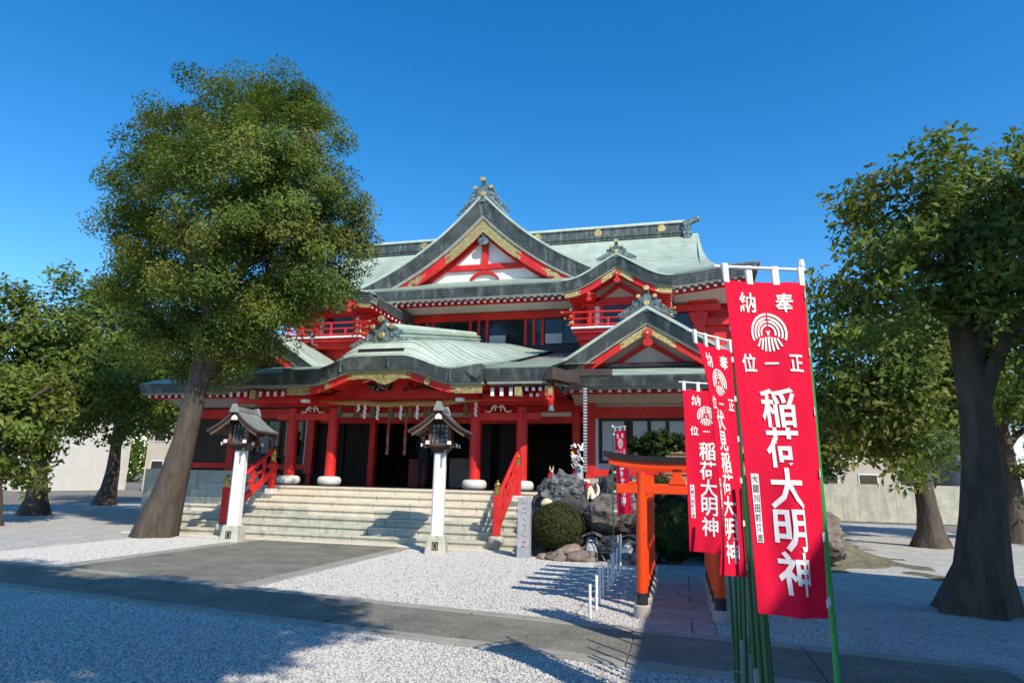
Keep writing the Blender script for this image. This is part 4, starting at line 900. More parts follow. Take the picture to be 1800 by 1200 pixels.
small = [(-2.12, 12.72, .13, .30, .15, 'rocktan', 'sloping tan rock at the foot of the round bush', .5), (-1.93, 12.56, .08, .24, .12, 'rockbrown', 'low greenish rock before the tan rock', .2), (-2.3, 12.52, .04, .20, .08, 'rockbrown', 'flat rock at the gravel edge below the bush', 0), (-2.62, 12.6, .03, .11, .08, 'rocktan', 'small tan stone at the corner of the gravel', 0),
         (-2.45, 12.78, .05, .16, .09, 'rockdark', 'small dark stone under the round bush', 0), (-1.98, 13.05, .36, .09, .12, 'rockpale', 'small pale stone at the right of the round bush', .4), (-1.2, 12.55, .05, .16, .09, 'rockdark', 'small dark stone between the two stacks of roof tiles', 0), (-.72, 12.6, .12, .26, .16, 'rocktan', 'tan stone by the right stack of roof tiles', .9)]
for i, (x, y, z, s_, h, mt, lb, ro) in enumerate(small): rock('rock', (x, y, z), (s_, s_*.7, h), 40+i, mt, lb, .28, 1.2, 3, rot=ro)
# old ridge tiles set as edging
def tile_edging(x, y, lab, rot):
    T = thing('tile_edging', (x, y, 0), lab, 'roof tiles', 'old roof tiles set at the garden edge', world=False)
    c = lambda t: (0, -.10+.30*t*t, .40*t-.02)            # leaning barrel of half buried round tiles
    def seg(a, b, r0, r1, nm, mt): MB().tube([c(a+(b-a)*k/4) for k in range(5)], lin(r0, r1, 5), 16).build(nm, mt, T, smooth=40)
    seg(0, .26, .135, .13, 'ridge_tile', 'rocktan'); seg(.262, .45, .128, .125, 'ridge_tile', 'tile'); seg(.452, .76, .118, .112, 'ridge_tile', 'tileedge'); seg(.762, .80, .122, .122, 'tile_band', 'tile'); seg(.802, .85, .115, .115, 'tile_band', 'plaster'); seg(.852, 1.06, .125, .12, 'ridge_tile', 'tile')
    m = MB(); m.ribbon(lin(-.19, .19, 9), [.54-.9*abs(v)**1.6 for v in lin(-.19, .19, 9)], [.51-.9*abs(v)**1.6 for v in lin(-.19, .19, 9)], .08, .34); m.build('cover_tile', 'tile', T)
    for sg, z0 in ((1, .22), (-1, .3)):
        m = MB(); m.tube([(sg*.10, .1, z0), (sg*.19, .02, z0-.08), (sg*.26, -.04, z0-.18)], [.03, .028, .02], 6); m.build('tile_shard', 'tile', T, smooth=40)
    T.rotation_euler.z = rot; T.location = (x, y, -.02)
    return T
M['tileedge2'] = M['tileedge']
t1 = tile_edging(-1.70, 12.72, 'left stack of three grey half round roof tiles at the gravel edge', .05)
copy_thing(t1, (-1.02, 12.62, -.02), -.25, 'right stack of three grey half round roof tiles, behind the banner pole')

# ------------------------------------------------------------------ foliage
def leaf_mesh(name, C, R, n, size, mats, weights, center, parent, flatten=1., seed=0):
    rg = np.random.default_rng(seed); C = np.asarray(C, float); k = len(C)
    P = rg.normal(size=(k, n, 3)); P /= np.linalg.norm(P, axis=2, keepdims=True)+1e-9
    P *= (rg.random((k, n, 1))**.45)*np.asarray(R).reshape(-1, 1, 1); P[..., 2] *= flatten
    pos = (C[:, None, :]+P).reshape(-1, 3); N = len(pos)
    out = pos-np.asarray(center); out /= np.linalg.norm(out, axis=1, keepdims=True)+1e-9
    nr = rg.normal(size=(N, 3))*.6+out*.75+np.array([0, 0, .5]); nr /= np.linalg.norm(nr, axis=1, keepdims=True)
    t = np.cross(nr, rg.normal(size=(N, 3))); t /= np.linalg.norm(t, axis=1, keepdims=True); b = np.cross(nr, t)
    L_ = size*(.7+.7*rg.random((N, 1))); W_ = L_*.42
    V = np.stack([pos-t*L_*.5, pos+b*W_*.5-t*L_*.05+nr*L_*.06, pos+t*L_*.5-nr*L_*.10, pos-b*W_*.5-t*L_*.05+nr*L_*.06], 1).reshape(-1, 3)
    me = bpy.data.meshes.new(name); me.vertices.add(4*N); me.vertices.foreach_set('co', V.ravel())
    me.loops.add(4*N); me.loops.foreach_set('vertex_index', np.arange(4*N)); me.polygons.add(N)
    me.polygons.foreach_set('loop_start', np.arange(0, 4*N, 4)); me.polygons.foreach_set('loop_total', np.full(N, 4))
    for q in mats: me.materials.append(M[q])
    cm = rg.choice(len(mats), size=k, p=weights); lm = np.repeat(cm, n); sw = rg.random(N) < .10
    lm[sw] = rg.choice(len(mats), size=sw.sum(), p=weights); me.polygons.foreach_set('material_index', lm.astype(np.int32))
    me.update(calc_edges=True); me.validate()
    return link(name, me, parent)
def clumps(lobes, per, seed, shell=.55):
    rg = np.random.default_rng(seed); out = []
    for x, y, z, r in lobes:
        n = max(4, int(per*r*r)); d = rg.normal(size=(n, 3)); d /= np.linalg.norm(d, axis=1, keepdims=True)
        out.append(np.array([x, y, z])+d*r*(shell+(1.05-shell)*rg.random((n, 1))))
    return np.concatenate(out)
def bush(name, c, rx, ry, rz_, lab, dark=False, n=14000, cat='bush', seed=1, size=.035):
    Bs = thing(name, (c[0], c[1], max(0, c[2]-rz_)), lab, cat)
    bm = bmesh.new(); bmesh.ops.create_icosphere(bm, subdivisions=4, radius=1)
    for v in bm.verts:
        d = v.co.copy(); q = .86+.07*noise.noise(d*3+Vector(c)); v.co = Vector((d.x*rx*q, d.y*ry*q, d.z*rz_*q))+Vector(c)
    me = bpy.data.meshes.new('twig_mass'); bm.to_mesh(me); bm.free(); me.materials.append(M['leaf_b']); link('twig_mass', me, Bs)
    rg = np.random.default_rng(seed); d = rg.normal(size=(n//10, 3)); d /= np.linalg.norm(d, axis=1, keepdims=True)
    wob = np.array([1+.06*noise.noise(Vector(v)*2.5+Vector(c)) for v in d])[:, None]
    C = np.array(c)+d*np.array([rx, ry, rz_])*(.93+.06*rg.random((len(d), 1)))*wob
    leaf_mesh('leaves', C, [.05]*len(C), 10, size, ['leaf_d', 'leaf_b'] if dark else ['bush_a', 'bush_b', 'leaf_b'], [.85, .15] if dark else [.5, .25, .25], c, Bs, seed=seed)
    m = MB()
    for i in range(5): m.tube([(c[0]+.05*i-.1, c[1], max(-.02, c[2]-rz_-.25)), (c[0]+.12*i-.24, c[1]+.04*i, c[2]-rz_*.3)], .02, 6)
    m.build('stem', 'bark', Bs)
    return Bs
bush('round_bush', (-2.39, 13.0, .60), .50, .46, .44, 'round clipped azalea bush, brownish green, at the foot of the lava rocks', n=26000, seed=3, size=.032)
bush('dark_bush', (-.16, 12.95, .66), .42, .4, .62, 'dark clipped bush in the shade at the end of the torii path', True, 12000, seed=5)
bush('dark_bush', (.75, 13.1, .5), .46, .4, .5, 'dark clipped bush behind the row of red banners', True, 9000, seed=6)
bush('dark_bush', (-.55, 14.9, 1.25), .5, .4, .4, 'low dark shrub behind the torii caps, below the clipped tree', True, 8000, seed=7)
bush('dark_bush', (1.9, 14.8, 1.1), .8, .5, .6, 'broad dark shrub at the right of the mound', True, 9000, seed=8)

def tree(name, loc, lobes, lab, per=26, leaf=.13, n=150, seed=1, trunk_r=.28, trunk_top=None, weights=(.5, .27, .23), cr=.55, limbs=7, group=None, mats=('leaf_a', 'leaf_b', 'leaf_c')):
    T = thing(name, loc, lab, 'tree', group)
    C = clumps(lobes, per, seed); ctr = np.mean([l[:3] for l in lobes], 0); rg = np.random.default_rng(seed)
    R = cr*(.7+.6*rg.random(len(C)))
    leaf_mesh('crown', C, R, n, leaf, list(mats), list(weights), ctr, T, .75, seed)
    m = MB(); x, y, z0 = loc; zt = trunk_top or ctr[2]; top = Vector((ctr[0], ctr[1], zt))
    base = Vector((x, y, z0-.1)); tp_ = [base.lerp(top, t)+Vector((.12*math.sin(t*5), .1*math.cos(t*4)-.1, 0)) for t in lin(0, 1, 9)]
    m.tube(tp_, [trunk_r*(1.0+.75*(1-k/8)**9)*(1-.075*k) for k in range(9)], 18)
    tv = []
    for q_, p in enumerate(m.v):
        p = Vector(p); c_ = tp_[min(8, q_//18)]; d_ = p-c_; d_.z = 0; a_ = q_ % 18
        tv.append(tuple(p+d_*(.16*noise.noise(p*2.3)+.10*math.sin(a_*2*PI/18*5+q_//18)*(1.5 if q_ < 18 else .6))))
    m.v = tv; m.build('trunk', 'bark', T, smooth=60)
    for i, l in enumerate(sorted(lobes, key=lambda q: -q[3])[:limbs]):
        s_ = tp_[3+i % 5]; e_ = Vector(l[:3]); mid = s_.lerp(e_, .5)+Vector((0, 0, .25))
        MB().tube([s_, s_.lerp(mid, .5)+Vector((0, 0, .1)), mid, mid.lerp(e_, .6), e_], [trunk_r*.42, trunk_r*.36, trunk_r*.28, trunk_r*.18, .03], 8).build('limb', 'bark', T, smooth=60)
    return T
LB = []
for px, py, Y, r in ((470,165,13,1.0),(535,195,13.2,.9),(575,215,12.8,.62),(500,230,12.4,1.2),(556,272,12.6,.85),(590,300,13,.5),(600,385,12.8,.95),(560,360,12.3,1.25),(610,425,13.2,.7),(565,450,12.4,1.0),(515,330,12.0,1.4),
                     (480,430,12,1.5),(520,500,12.4,.8),(592,478,13.3,.55),(465,520,12.4,1.0),(470,565,12.9,.65),(540,500,12.6,.6),(450,290,12.2,1.5),(400,190,13,1.3),(340,230,13.5,1.5),(400,330,12.2,1.7),(310,330,13.2,1.6),
                     (390,460,12.3,1.5),(290,440,13.4,1.4),(340,530,13,1.3),(415,545,13.2,1.0),(445,590,13.0,.75),(395,600,13.0,.9),(340,590,13.2,1.0),(285,560,13.4,1.0),(500,540,13.0,.7),(260,500,13.6,1.1),(440,150,13.6,.8),(250,390,13.6,1.1)):
    p = at(px, py, Y=Y); LB.append((p.x-.12, p.y, p.z-.25, r*.93))
tree('broadleaf_tree', (-11.9, 12.9, 0), LB, 'tall rounded evergreen tree in front of the left end of the shrine', per=15, leaf=.085, n=430, seed=11, trunk_r=.30, trunk_top=9.0, cr=.50, limbs=11)
# clipped pine-like tree behind the torii
CL = [(-.92, 15.4, 2.34, .20), (-.62, 15.4, 2.42, .26), (-.35, 15.4, 2.44, .26), (-.08, 15.4, 2.40, .22), (-.48, 15.3, 2.36, .28), (-.75, 15.5, 2.25, .2), (-.35, 15.5, 2.3, .2), (.12, 15.5, 2.3, .14), (-1.08, 15.4, 2.26, .13)]
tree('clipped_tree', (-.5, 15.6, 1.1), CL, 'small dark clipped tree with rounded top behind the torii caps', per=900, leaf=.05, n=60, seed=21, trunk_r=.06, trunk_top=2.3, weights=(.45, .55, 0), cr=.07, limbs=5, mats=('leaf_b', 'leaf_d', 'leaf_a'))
# bamboo screen fence behind it
F_ = thing('bamboo_fence', (.6, 16.6, 1.4), 'pale bamboo screen fence behind the clipped tree', 'fence')
for i in range(46): MB().tube([(-.35+.05*i, 16.6, 1.4), (-.35+.05*i, 16.6, 2.38+.01*(i % 3))], .021, 6).build('bamboo_stick', 'fence', F_)
for z in (1.7, 2.2): MB().tube([(-.4, 16.57, z), (1.95, 16.57, z)], .025, 6).build('rail', 'wood', F_)

# ------------------------------------------------------------------ foxes
def skin(name, pts, edges, mtl, parent=None, sub=2):
    me = bpy.data.meshes.new(name); me.from_pydata([p for p, r in pts], edges, [])
    o = bpy.data.objects.new(name, me); COL.objects.link(o)
    o.modifiers.new('s', 'SKIN'); o.modifiers.new('d', 'SUBSURF').levels = sub
    o.modifiers['d'].render_levels = sub
    for i, (p, r) in enumerate(pts):
        v = me.skin_vertices[0].data[i]; v.radius = (r, r) if not hasattr(r, '__len__') else r; v.use_root = (i == 0)
    dg = bpy.context.evaluated_depsgraph_get(); nm = bpy.data.meshes.new_from_object(o.evaluated_get(dg))
    bpy.data.objects.remove(o); bpy.data.meshes.remove(me); nm.materials.clear(); nm.materials.append(M[mtl])
    nm.polygons.foreach_set('use_smooth', [True]*len(nm.polygons)); nm.name = name
    return link(name, nm, parent)
def fox():
    X = thing('fox_statue', (0, 0, 0), '', 'fox statue', world=False)
    pts = [((0, .05, .08), .085), ((0, .03, .18), .082), ((0, -.01, .27), .066), ((0, -.03, .345), .044), ((0, -.035, .40), .05), ((0, -.085, .398), .036), ((0, -.135, .385), .017),
           ((-.05, -.04, .17), .03), ((-.05, -.06, .08), .022), ((-.05, -.065, .015), .02), ((.05, -.04, .17), .03), ((.05, -.06, .08), .022), ((.05, -.065, .015), .02),
           ((-.085, .06, .07), .045), ((-.10, -.02, .03), .028), ((.085, .06, .07), .045), ((.10, -.02, .03), .028), ((0, .15, .06), .03), ((.03, .20, .16), .036), ((.04, .19, .27), .03), ((.03, .15, .34), .012)]
    ed = [(0,1),(1,2),(2,3),(3,4),(4,5),(5,6),(1,7),(7,8),(8,9),(1,10),(10,11),(11,12),(0,13),(13,14),(0,15),(15,16),(0,17),(17,18),(18,19),(19,20)]
    skin('body', pts, ed, 'foxwhite', X)
    for sg in (-1, 1):
        m = MB(); m.add([(sg*.012, -.03, .435), (sg*.055, -.03, .425), (sg*.034, -.015, .43), (sg*.044, -.04, .525)], [(0, 1, 3), (1, 2, 3), (2, 0, 3), (0, 2, 1)]); e = m.build('ear', 'foxwhite', X)
        m = MB(); m.add([(sg*.022, -.034, .438), (sg*.046, -.036, .432), (sg*.041, -.043, .50)], [(0, 1, 2)]); m.build('inner_ear', 'foxpink', e, fix=False)
        m = MB(); m.tube([(sg*.016, -.096, .418), (sg*.036, -.078, .428)], [.004, .006], 6); m.build('eye', 'ink', X)
    MB().disc((0, -.148, .386), .009, .012, 0, 8).build('nose', 'ink', X)
    MB().tube([(-.018, -.13, .375), (0, -.142, .372), (.018, -.13, .375)], .003, 5).build('mouth', 'foxpink', X)
    n = 14; m = MB(); vs = []
    for i in range(n):
        a = 2*PI*i/n; vs.append((.052*math.cos(a), -.03+.05*math.sin(a), .352)); f = 1+.06*math.sin(5*a)
        drop = .13 if math.sin(a) < 0 else .05
        vs.append((.09*f*math.cos(a), -.025+.088*f*math.sin(a), .35-drop*(.6+.4*abs(math.sin(a)))))
    m.add(vs, [(2*i, 2*((i+1) % n), 2*((i+1) % n)+1, 2*i+1) for i in range(n)]); m.build('bib', 'bib', X, smooth=50, fix=False)
    return X
f0 = fox(); f0.location = (-2.76, 14.1, 1.30); f0.rotation_euler.z = .35; f0['label'] = 'cream fox statue with red bib sitting left behind the lava rock'; f0['group'] = 'fox statues in the rock garden'
f0.scale = (.95,)*3
FG = 'fox statues in the rock garden'
copy_thing(f0, (-1.88, 13.75, 1.09), -.9, 'cream fox statue on the mound right of the lava rock, turned sideways', FG, 1.02)
copy_thing(f0, (-1.02, 13.9, 1.06), .1, 'small cream fox statue with red bib right of the small banner', FG, .82)
copy_thing(f0, (.32, 14.2, 1.25), .3, 'small cream fox statue half hidden behind the red banners', FG, .7)
rock('stone_pedestal', (-1.88, 13.86, .86), (.16, .16, .24), 61, 'rockdark', 'dark stone under the sideways fox statue', .12, 1, 3, cat='pedestal')
LF = thing('fox_statue', (-.2, 13.2, 1.24), 'tan fox statue lying with red bib above the dark bush', 'fox statue', FG, world=False); LF.location = (-.2, 13.15, 1.22)
M['foxtan'] = mat('tan_ceramic', (.48, .24, .13), .4, .15, 6, .05)
skin('body', [((0, 0, .06), .05), ((-.10, 0, .06), .045), ((.08, 0, .08), .04), ((.12, -.03, .12), .036), ((.15, -.07, .115), .016), ((-.16, -.03, .03), .03), ((-.10, -.1, .02), .015), ((.1, -.07, .02), .016), ((.16, -.10, .02), .014)], [(0,1),(0,2),(2,3),(3,4),(1,5),(5,6),(2,7),(7,8)], 'foxtan', LF)
for sg in (-1, 1): m = MB(); m.add([(.11+sg*.022-.012, -.02, .145), (.11+sg*.022+.012, -.025, .145), (.11+sg*.022, -.005, .145), (.11+sg*.03, -.02, .19)], [(0,1,3),(1,2,3),(2,0,3)]); m.build('ear', 'foxtan', LF)
MB().tube([(.06, -.04, .05), (.10, -.06, .055), (.14, -.03, .05)], .02, 8).build('bib', 'bib', LF, smooth=50)

M['yellow'] = mat('yellow_petal', (.75, .50, .04), .6, .1, 5, 0)
# grey stone post with a bundle of white paper tied on it
P_ = thing('paper_bundle_post', (-2.17, 14.25, 1.0), 'grey stone post topped with a bundle of white paper and one yellow flower', 'stone post')
MB().lathe([(.10, .9), (.095, 1.5), (.085, 1.78), (.06, 1.82)], (-2.17, 14.25, 0), 10).build('post', 'stele', P_, smooth=30)
rr = random.Random(8)
for i in range(34):
    c = Vector((-2.19+rr.uniform(-.13, .11), 14.16+rr.uniform(-.08, .08), 2.03+rr.uniform(-.24, .22))); d = Vector((rr.uniform(-1, 1), rr.uniform(-.4, .4), rr.uniform(-1, 1))).normalized()
    MB().beam(c-d*.05, c+d*.05, rr.uniform(.035, .06), .012).build('paper_strip', 'paper', P_)
MB().lathe([(.01, 2.05), (.035, 2.07), (.03, 2.1), (.005, 2.11)], (-2.30, 14.08, 0), 10).build('flower', 'yellow', P_, smooth=50)
# rain chain
RC = thing('rain_chain', (-2.2, 15.42, 1.7), 'rain chain of square cups hanging from the corner gutter', 'rain chain')
m = MB(); z = 3.69; cup = None
m.add([(-.05, -.05, 0), (.05, -.05, 0), (.05, .05, 0), (-.05, .05, 0), (-.028, -.028, -.045), (.028, -.028, -.045), (.028, .028, -.045), (-.028, .028, -.045)], [(0,1,2,3),(7,6,5,4),(0,4,5,1),(1,5,6,2),(2,6,7,3),(3,7,4,0)])
for i in range(28):
    if cup is None: cup = m.build('cup', 'pipe', RC); cup.location = (-2.2, 15.42, z)
    else: c = cup.copy(); COL.objects.link(c); c.location = (-2.2, 15.42, z)
    z -= .072
MB().tube([(-2.2, 15.42, 3.76), (-2.2, 15.42, 1.66)], .034, 6).build('chain', 'ink', RC)

# ------------------------------------------------------------------ banners
def text_mesh(body, size, bold=.018):
    cu = bpy.data.curves.new('t', 'FONT'); cu.body = body; cu.size = 1; cu.align_x = 'CENTER'; cu.align_y = 'CENTER'; cu.offset = bold; cu.resolution_u = 2
    o = bpy.data.objects.new('t', cu); COL.objects.link(o)
    dg = bpy.context.evaluated_depsgraph_get(); me = bpy.data.meshes.new_from_object(o.evaluated_get(dg))
    V = np.array([v.co[:] for v in me.vertices]).reshape(-1, 3); F = [tuple(p.vertices) for p in me.polygons]
    bpy.data.objects.remove(o); bpy.data.curves.remove(cu); bpy.data.meshes.remove(me)
    if len(V):
        lo, hi = V.min(0), V.max(0); c = (lo+hi)/2; V = (V-c)*size/max(hi[0]-lo[0], hi[1]-lo[1], .01)
    return V, F
TC = {}
def glyph(ch, size, cx, cz, vs, fs, sx=1.0):
    if ch not in TC: TC[ch] = text_mesh(ch, 1.0)
    V, F = TC[ch]; b = len(vs)
    vs += [(cx+x*size*sx, cz+y*size) for x, y, _ in V]; fs += [tuple(b+i for i in f) for f in F]
def flatpoly(vs, fs, poly):
    b = len(vs); vs += poly; fs.append(tuple(range(b, b+len(poly))))
def arcband(vs, fs, cx, cz, r0, r1, a0, a1, n=18):
    for i in range(n):
        p, q = a0+(a1-a0)*i/n, a0+(a1-a0)*(i+1)/n
        flatpoly(vs, fs, [(cx+r0*math.cos(p), cz+r0*math.sin(p)), (cx+r1*math.cos(p), cz+r1*math.sin(p)), (cx+r1*math.cos(q), cz+r1*math.sin(q)), (cx+r0*math.cos(q), cz+r0*math.sin(q))])
def emblem(vs, fs, cx, cz, r):
    for r0, r1, s_ in ((.88, 1.0, .18), (.70, .80, .16), (.52, .62, .14), (.34, .44, .10)):
        for a, b in ((PI/2+.045/r1, PI+s_+.25), (-s_-.25, PI/2-.045/r1)): arcband(vs, fs, cx, cz, r*r0, r*r1, a, b)
    for k in range(-3, 4):                               # bound stalks below
        x = .15*k; zt = -.18-.03*abs(k); zb = -math.sqrt(max(.05, .98-(x*1.5)**2))*.95
        flatpoly(vs, fs, [(cx+r*(x-.05), cz+r*zt), (cx+r*(x*1.45-.055), cz+r*zb), (cx+r*(x*1.45+.055), cz+r*zb), (cx+r*(x+.05), cz+r*zt)])
    for sg in (-1, 1):                                   # grains of the ears
        for k in range(6):
            a = PI/2+sg*(.25+.17*k); d = r*(.63+.02*k); gx, gz = cx+d*math.cos(a), cz+d*math.sin(a)
            for t in (-1, 1):
                u = a+sg*PI/2+t*.6; flatpoly(vs, fs, [(gx, gz), (gx+.05*r*math.cos(u-.5), gz+.05*r*math.sin(u-.5)), (gx+.11*r*math.cos(u), gz+.11*r*math.sin(u)), (gx+.05*r*math.cos(u+.5), gz+.05*r*math.sin(u+.5))])
        arcband(vs, fs, cx+sg*.11*r, cz-.02*r, r*.06, r*.13, PI/2, PI/2+sg*2.6, 8)
def banner(label, pole_base, pole_top, A, Bq, Cq, Dq, chars, sizes, width=.45, height=1.45, mirror=False, tabs=4, donor=True, wave=.03, seed=0, belly=0., tcx=.50, polemat='bamboo', side_tabs=6, group='red votive banners along the torii path', rod=True):
    """cloth between free-top A, pole-top B, free-bottom C, pole-bottom D"""
    A, Bq, Cq, Dq = map(Vector, (A, Bq, Cq, Dq)); rg = random.Random(seed); ph = rg.uniform(0, 6)
    T = thing('votive_banner', pole_base, label, 'banner', group)
    nrm = (Bq-A).cross(Cq-A).normalized()
    if nrm.dot(EYE-A) < 0: nrm = -nrm
    def Q(u, v, d=0.):
        p = A.lerp(Bq, u).lerp(Cq.lerp(Dq, u), v)
        wv = wave*(math.sin(u*6.5+v*2.6+ph)*(.3+.7*v)*(1-.6*u)+.45*math.sin(v*7+u*2+ph*2)*(1-u)*v+.16*math.sin(u*15+v*5+ph)*(.3+v)+.22*math.sin(u*9-v*9+ph*1.7)*v*(1-.4*u))
        return p+(Bq-A).normalized()*(belly*math.sin(PI*v**.62)*(1-u))+nrm*(wv+d)
    us, vs_ = lin(0, 1, 15), lin(0, 1, 34)
    m = MB(); m.grid(lambda u, v: Q(u, v, .0015), us, vs_); m.grid(lambda u, v: Q(u, v, -.0015), us, vs_)
    for v in (0, 1): m.grid(lambda u, q: Q(u, v, .0015 if q else -.0015), us, (0, 1))
    for u in (0, 1): m.grid(lambda v, q: Q(u, v, .0015 if q else -.0015), vs_, (0, 1))
    cl = m.build('cloth', 'banner', T, smooth=60, fix=False)
    def put(vv, ff, name, mtl, d, par, step=.04):
        bm = bmesh.new(); bv = [bm.verts.new((x, 0, z)) for x, z in vv]
        for f in ff:
            try: bm.faces.new([bv[i] for i in f])
            except ValueError: pass
        for ax, ln in ((0, width), (2, height)):
            t = step
            while t < ln:
                co = [0, 0, 0]; co[ax] = t if ax == 0 else -t; no = [0, 0, 0]; no[ax] = 1
                bmesh.ops.bisect_plane(bm, geom=bm.verts[:]+bm.edges[:]+bm.faces[:], plane_co=co, plane_no=no); t += step
        for v in bm.verts:
            u = v.co.x/width; v.co = Q(1-u if mirror else u, -v.co.z/height, d)
        me = bpy.data.meshes.new(name); bm.to_mesh(me); bm.free(); me.materials.append(M[mtl]); return link(name, me, par)
    W, H = width, height
    def letter(ch, s_, x, z):
        vv, ff = [], []; glyph(ch, s_, x, z, vv, ff); put(vv, ff, 'letter', 'letter', .006, cl)
    letter('納', .095*W/.45, W*.28, -H*.068); letter('奉', .095*W/.45, W*.72, -H*.068)
    vv, ff = [], []; emblem(vv, ff, W*.5, -H*.165, W*.205); put(vv, ff, 'emblem', 'letter', .006, cl)
    for k, ch in enumerate('位一正'): letter(ch, (.085 if ch != '一' else .07)*W/.45, W*(.22+.28*k), -H*.262)
    for ch, v, s_ in zip(chars, sizes[0], sizes[1]): letter(ch, s_*W/.45, W*tcx, -H*v)
    if donor:
        put([(W*.07, -H*.60), (W*.17, -H*.60), (W*.17, -H*.80), (W*.07, -H*.80)], [(0, 3, 2, 1)], 'donor_label', 'letter', .006, cl)
        vv, ff = [], []
        for k, ch in enumerate('大間川田町酒店'): glyph(ch, .034, W*.12, -H*(.615+.0285*k), vv, ff)
        put(vv, ff, 'donor_lettering', 'greyink', .009, cl)
    pb, pt = Vector(pole_base), Vector(pole_top)
    MB().tube([pb-Vector((0, 0, .05)), pb.lerp(pt, .5), pt], [.014, .013, .011], 8).build('pole', polemat, T, smooth=50)
    up = (A-Cq).normalized()
    tabH = .065
    MB().tube([A.lerp(Bq, -.08)+up*tabH, A.lerp(Bq, 1.04)+up*tabH], .008, 8).build('top_rod', 'pipe', T, smooth=50)
    MB().lathe([(.012, -.02), (.018, .0), (.014, .03)], pt, 8).build('pole_tip', 'pipe', T)
    for k in range(tabs):
        u = .03+.94*k/(tabs-1); p0, p1 = Q(u-.035, 0), Q(u+.035, 0)
        m = MB(); vs2 = []
        for q in (p0, p1): vs2 += [q-up*.012+nrm*.004, q+up*(tabH+.01)+nrm*.010, q+up*(tabH+.01)-nrm*.010, q-up*.012-nrm*.004]
        m.add(vs2, [(0, 1, 5, 4), (1, 2, 6, 5), (2, 3, 7, 6), (0, 3, 2, 1), (4, 5, 6, 7)]); m.build('cloth_tab', 'paper', T)
    for k in range(side_tabs):
        v = .04+.92*k/(side_tabs-1); p = Q(1, v); e = Vector((pb.lerp(pt, (p.z-pb.z)/(pt.z-pb.z)))); d = (e-p)
        if d.length > .25: continue
        MB().beam(p-d.normalized()*.012 if d.length > .001 else p, e+(d.normalized()*.015 if d.length > .001 else Vector((.02, 0, 0))), .035, .004, up=nrm).build('cloth_tab', 'paper', T)
    return T
M['greyink'] = mat('grey_ink', (.18, .18, .2), .7, .1, 5, 0)
V5 = ((.385, .505, .615, .725, .845), (.165,)*5)
V7 = ((.335, .43, .525, .62, .715, .81, .905), (.135,)*7)
# three in view, further ones nearer the camera stand outside the photograph
banner('red votive banner with white writing, the lowest of the three, over the torii path', (.47, 6.12, 0), (.45, 6.1, 2.47), (.035, 6.0, 2.33), (.435, 6.09, 2.31), (.05, 6.0, .92), (.40, 6.06, .90), '稲荷大明神', V5, seed=1, wave=.03)
banner('red votive banner turned edge on to the wind, between the two others', (.40, 4.43, 0), (.36, 4.42, 2.52), (.095, 4.06, 2.36), (.345, 4.40, 2.36), (.225, 4.10, .98), (.375, 4.38, .94), '伏見稲荷大明神', V7, tcx=.40, seed=4, wave=.035, belly=.085)
banner('red votive banner nearest the viewer, its top cut by the sky', (.62, 3.2, 0), (.585, 3.16, 2.52), (.205, 2.90, 2.39), (.575, 3.08, 2.41), (.315, 2.94, .98), (.585, 3.08, .96), '稲荷大明神', ((.40, .52, .64, .76, .88), (.175,)*5), seed=7, wave=.05, polemat='bamboobright')
p_ = (-1.235, 12.25, 0)
banner('small red votive banner seen from behind, its green pole before the boulder', p_, (-1.23, 12.25, 2.50), (-.985, 12.12, 2.43), (-1.19, 12.24, 2.42), (-.89, 12.08, .93), (-1.16, 12.22, .90), '稲荷大明神', V5, seed=9, wave=.02, mirror=True, donor=False, side_tabs=5, tabs=3, group='red votive banners')
for i, (xa, ya, xb, yb, Yb, mt) in enumerate(((1282, 1013, 1294, 1193, 5.3, 'bamboo'), (1292, 1017, 1298, 1193, 5.0, 'bamboo'), (1307, 1027, 1312, 1193, 4.7, 'bamboo'), (1316, 1025, 1322, 1193, 4.75, 'bamboo'), (1329, 1065, 1338, 1193, 4.1, 'bamboo'), (1341, 1080, 1349, 1193, 3.9, 'bamboo'), (1300, 1020, 1304, 1193, 5.6, 'bamboo'), (1322, 1045, 1329, 1193, 4.9, 'bamboo'), (1335, 1060, 1343, 1193, 4.5, 'bamboo'), (1346, 1085, 1356, 1193, 4.2, 'bamboo'))):
    p, q = at(xa, ya, Y=Yb+.03), at(xb, yb, Y=Yb); d = (p-q)/(p.z-q.z); lo = q-d*(q.z+.05); hi = q+d*(1.55-q.z)
    tag(MB().tube([lo, lo.lerp(hi, .5), hi], .0135, 8).build('green_pole', mt, smooth=50), f'dark green bamboo stake at the foot of the banners, {ORD[(0, 1, 3, 4, 6, 8, 2, 5, 7, 9)[i]]} from the left', 'pole', 'green poles beside the torii')
# grey stakes with wires in the right foreground
for i, (px, py) in enumerate(((1303, 1125), (1315, 1148), (1331, 1175))):
    p = at(px, py, Z=.42)
    G_ = thing('grey_stake', (p.x, p.y, 0), f'short grey wooden stake at the foot of the banners, {ORD[i]} from the left', 'stake', 'grey stakes under the banners')
    MB().box(p.x-.02, p.x+.02, p.y-.02, p.y+.02, -.05, .42).build('stake', 'greypost', G_, bevel=.004)
    for z in (.15, .30): MB().tube([(p.x-.12, p.y, z+.01), (p.x+.03, p.y-.024, z), (p.x+.10, p.y-.05, z)], .004, 5).build('wire', 'steel', G_)
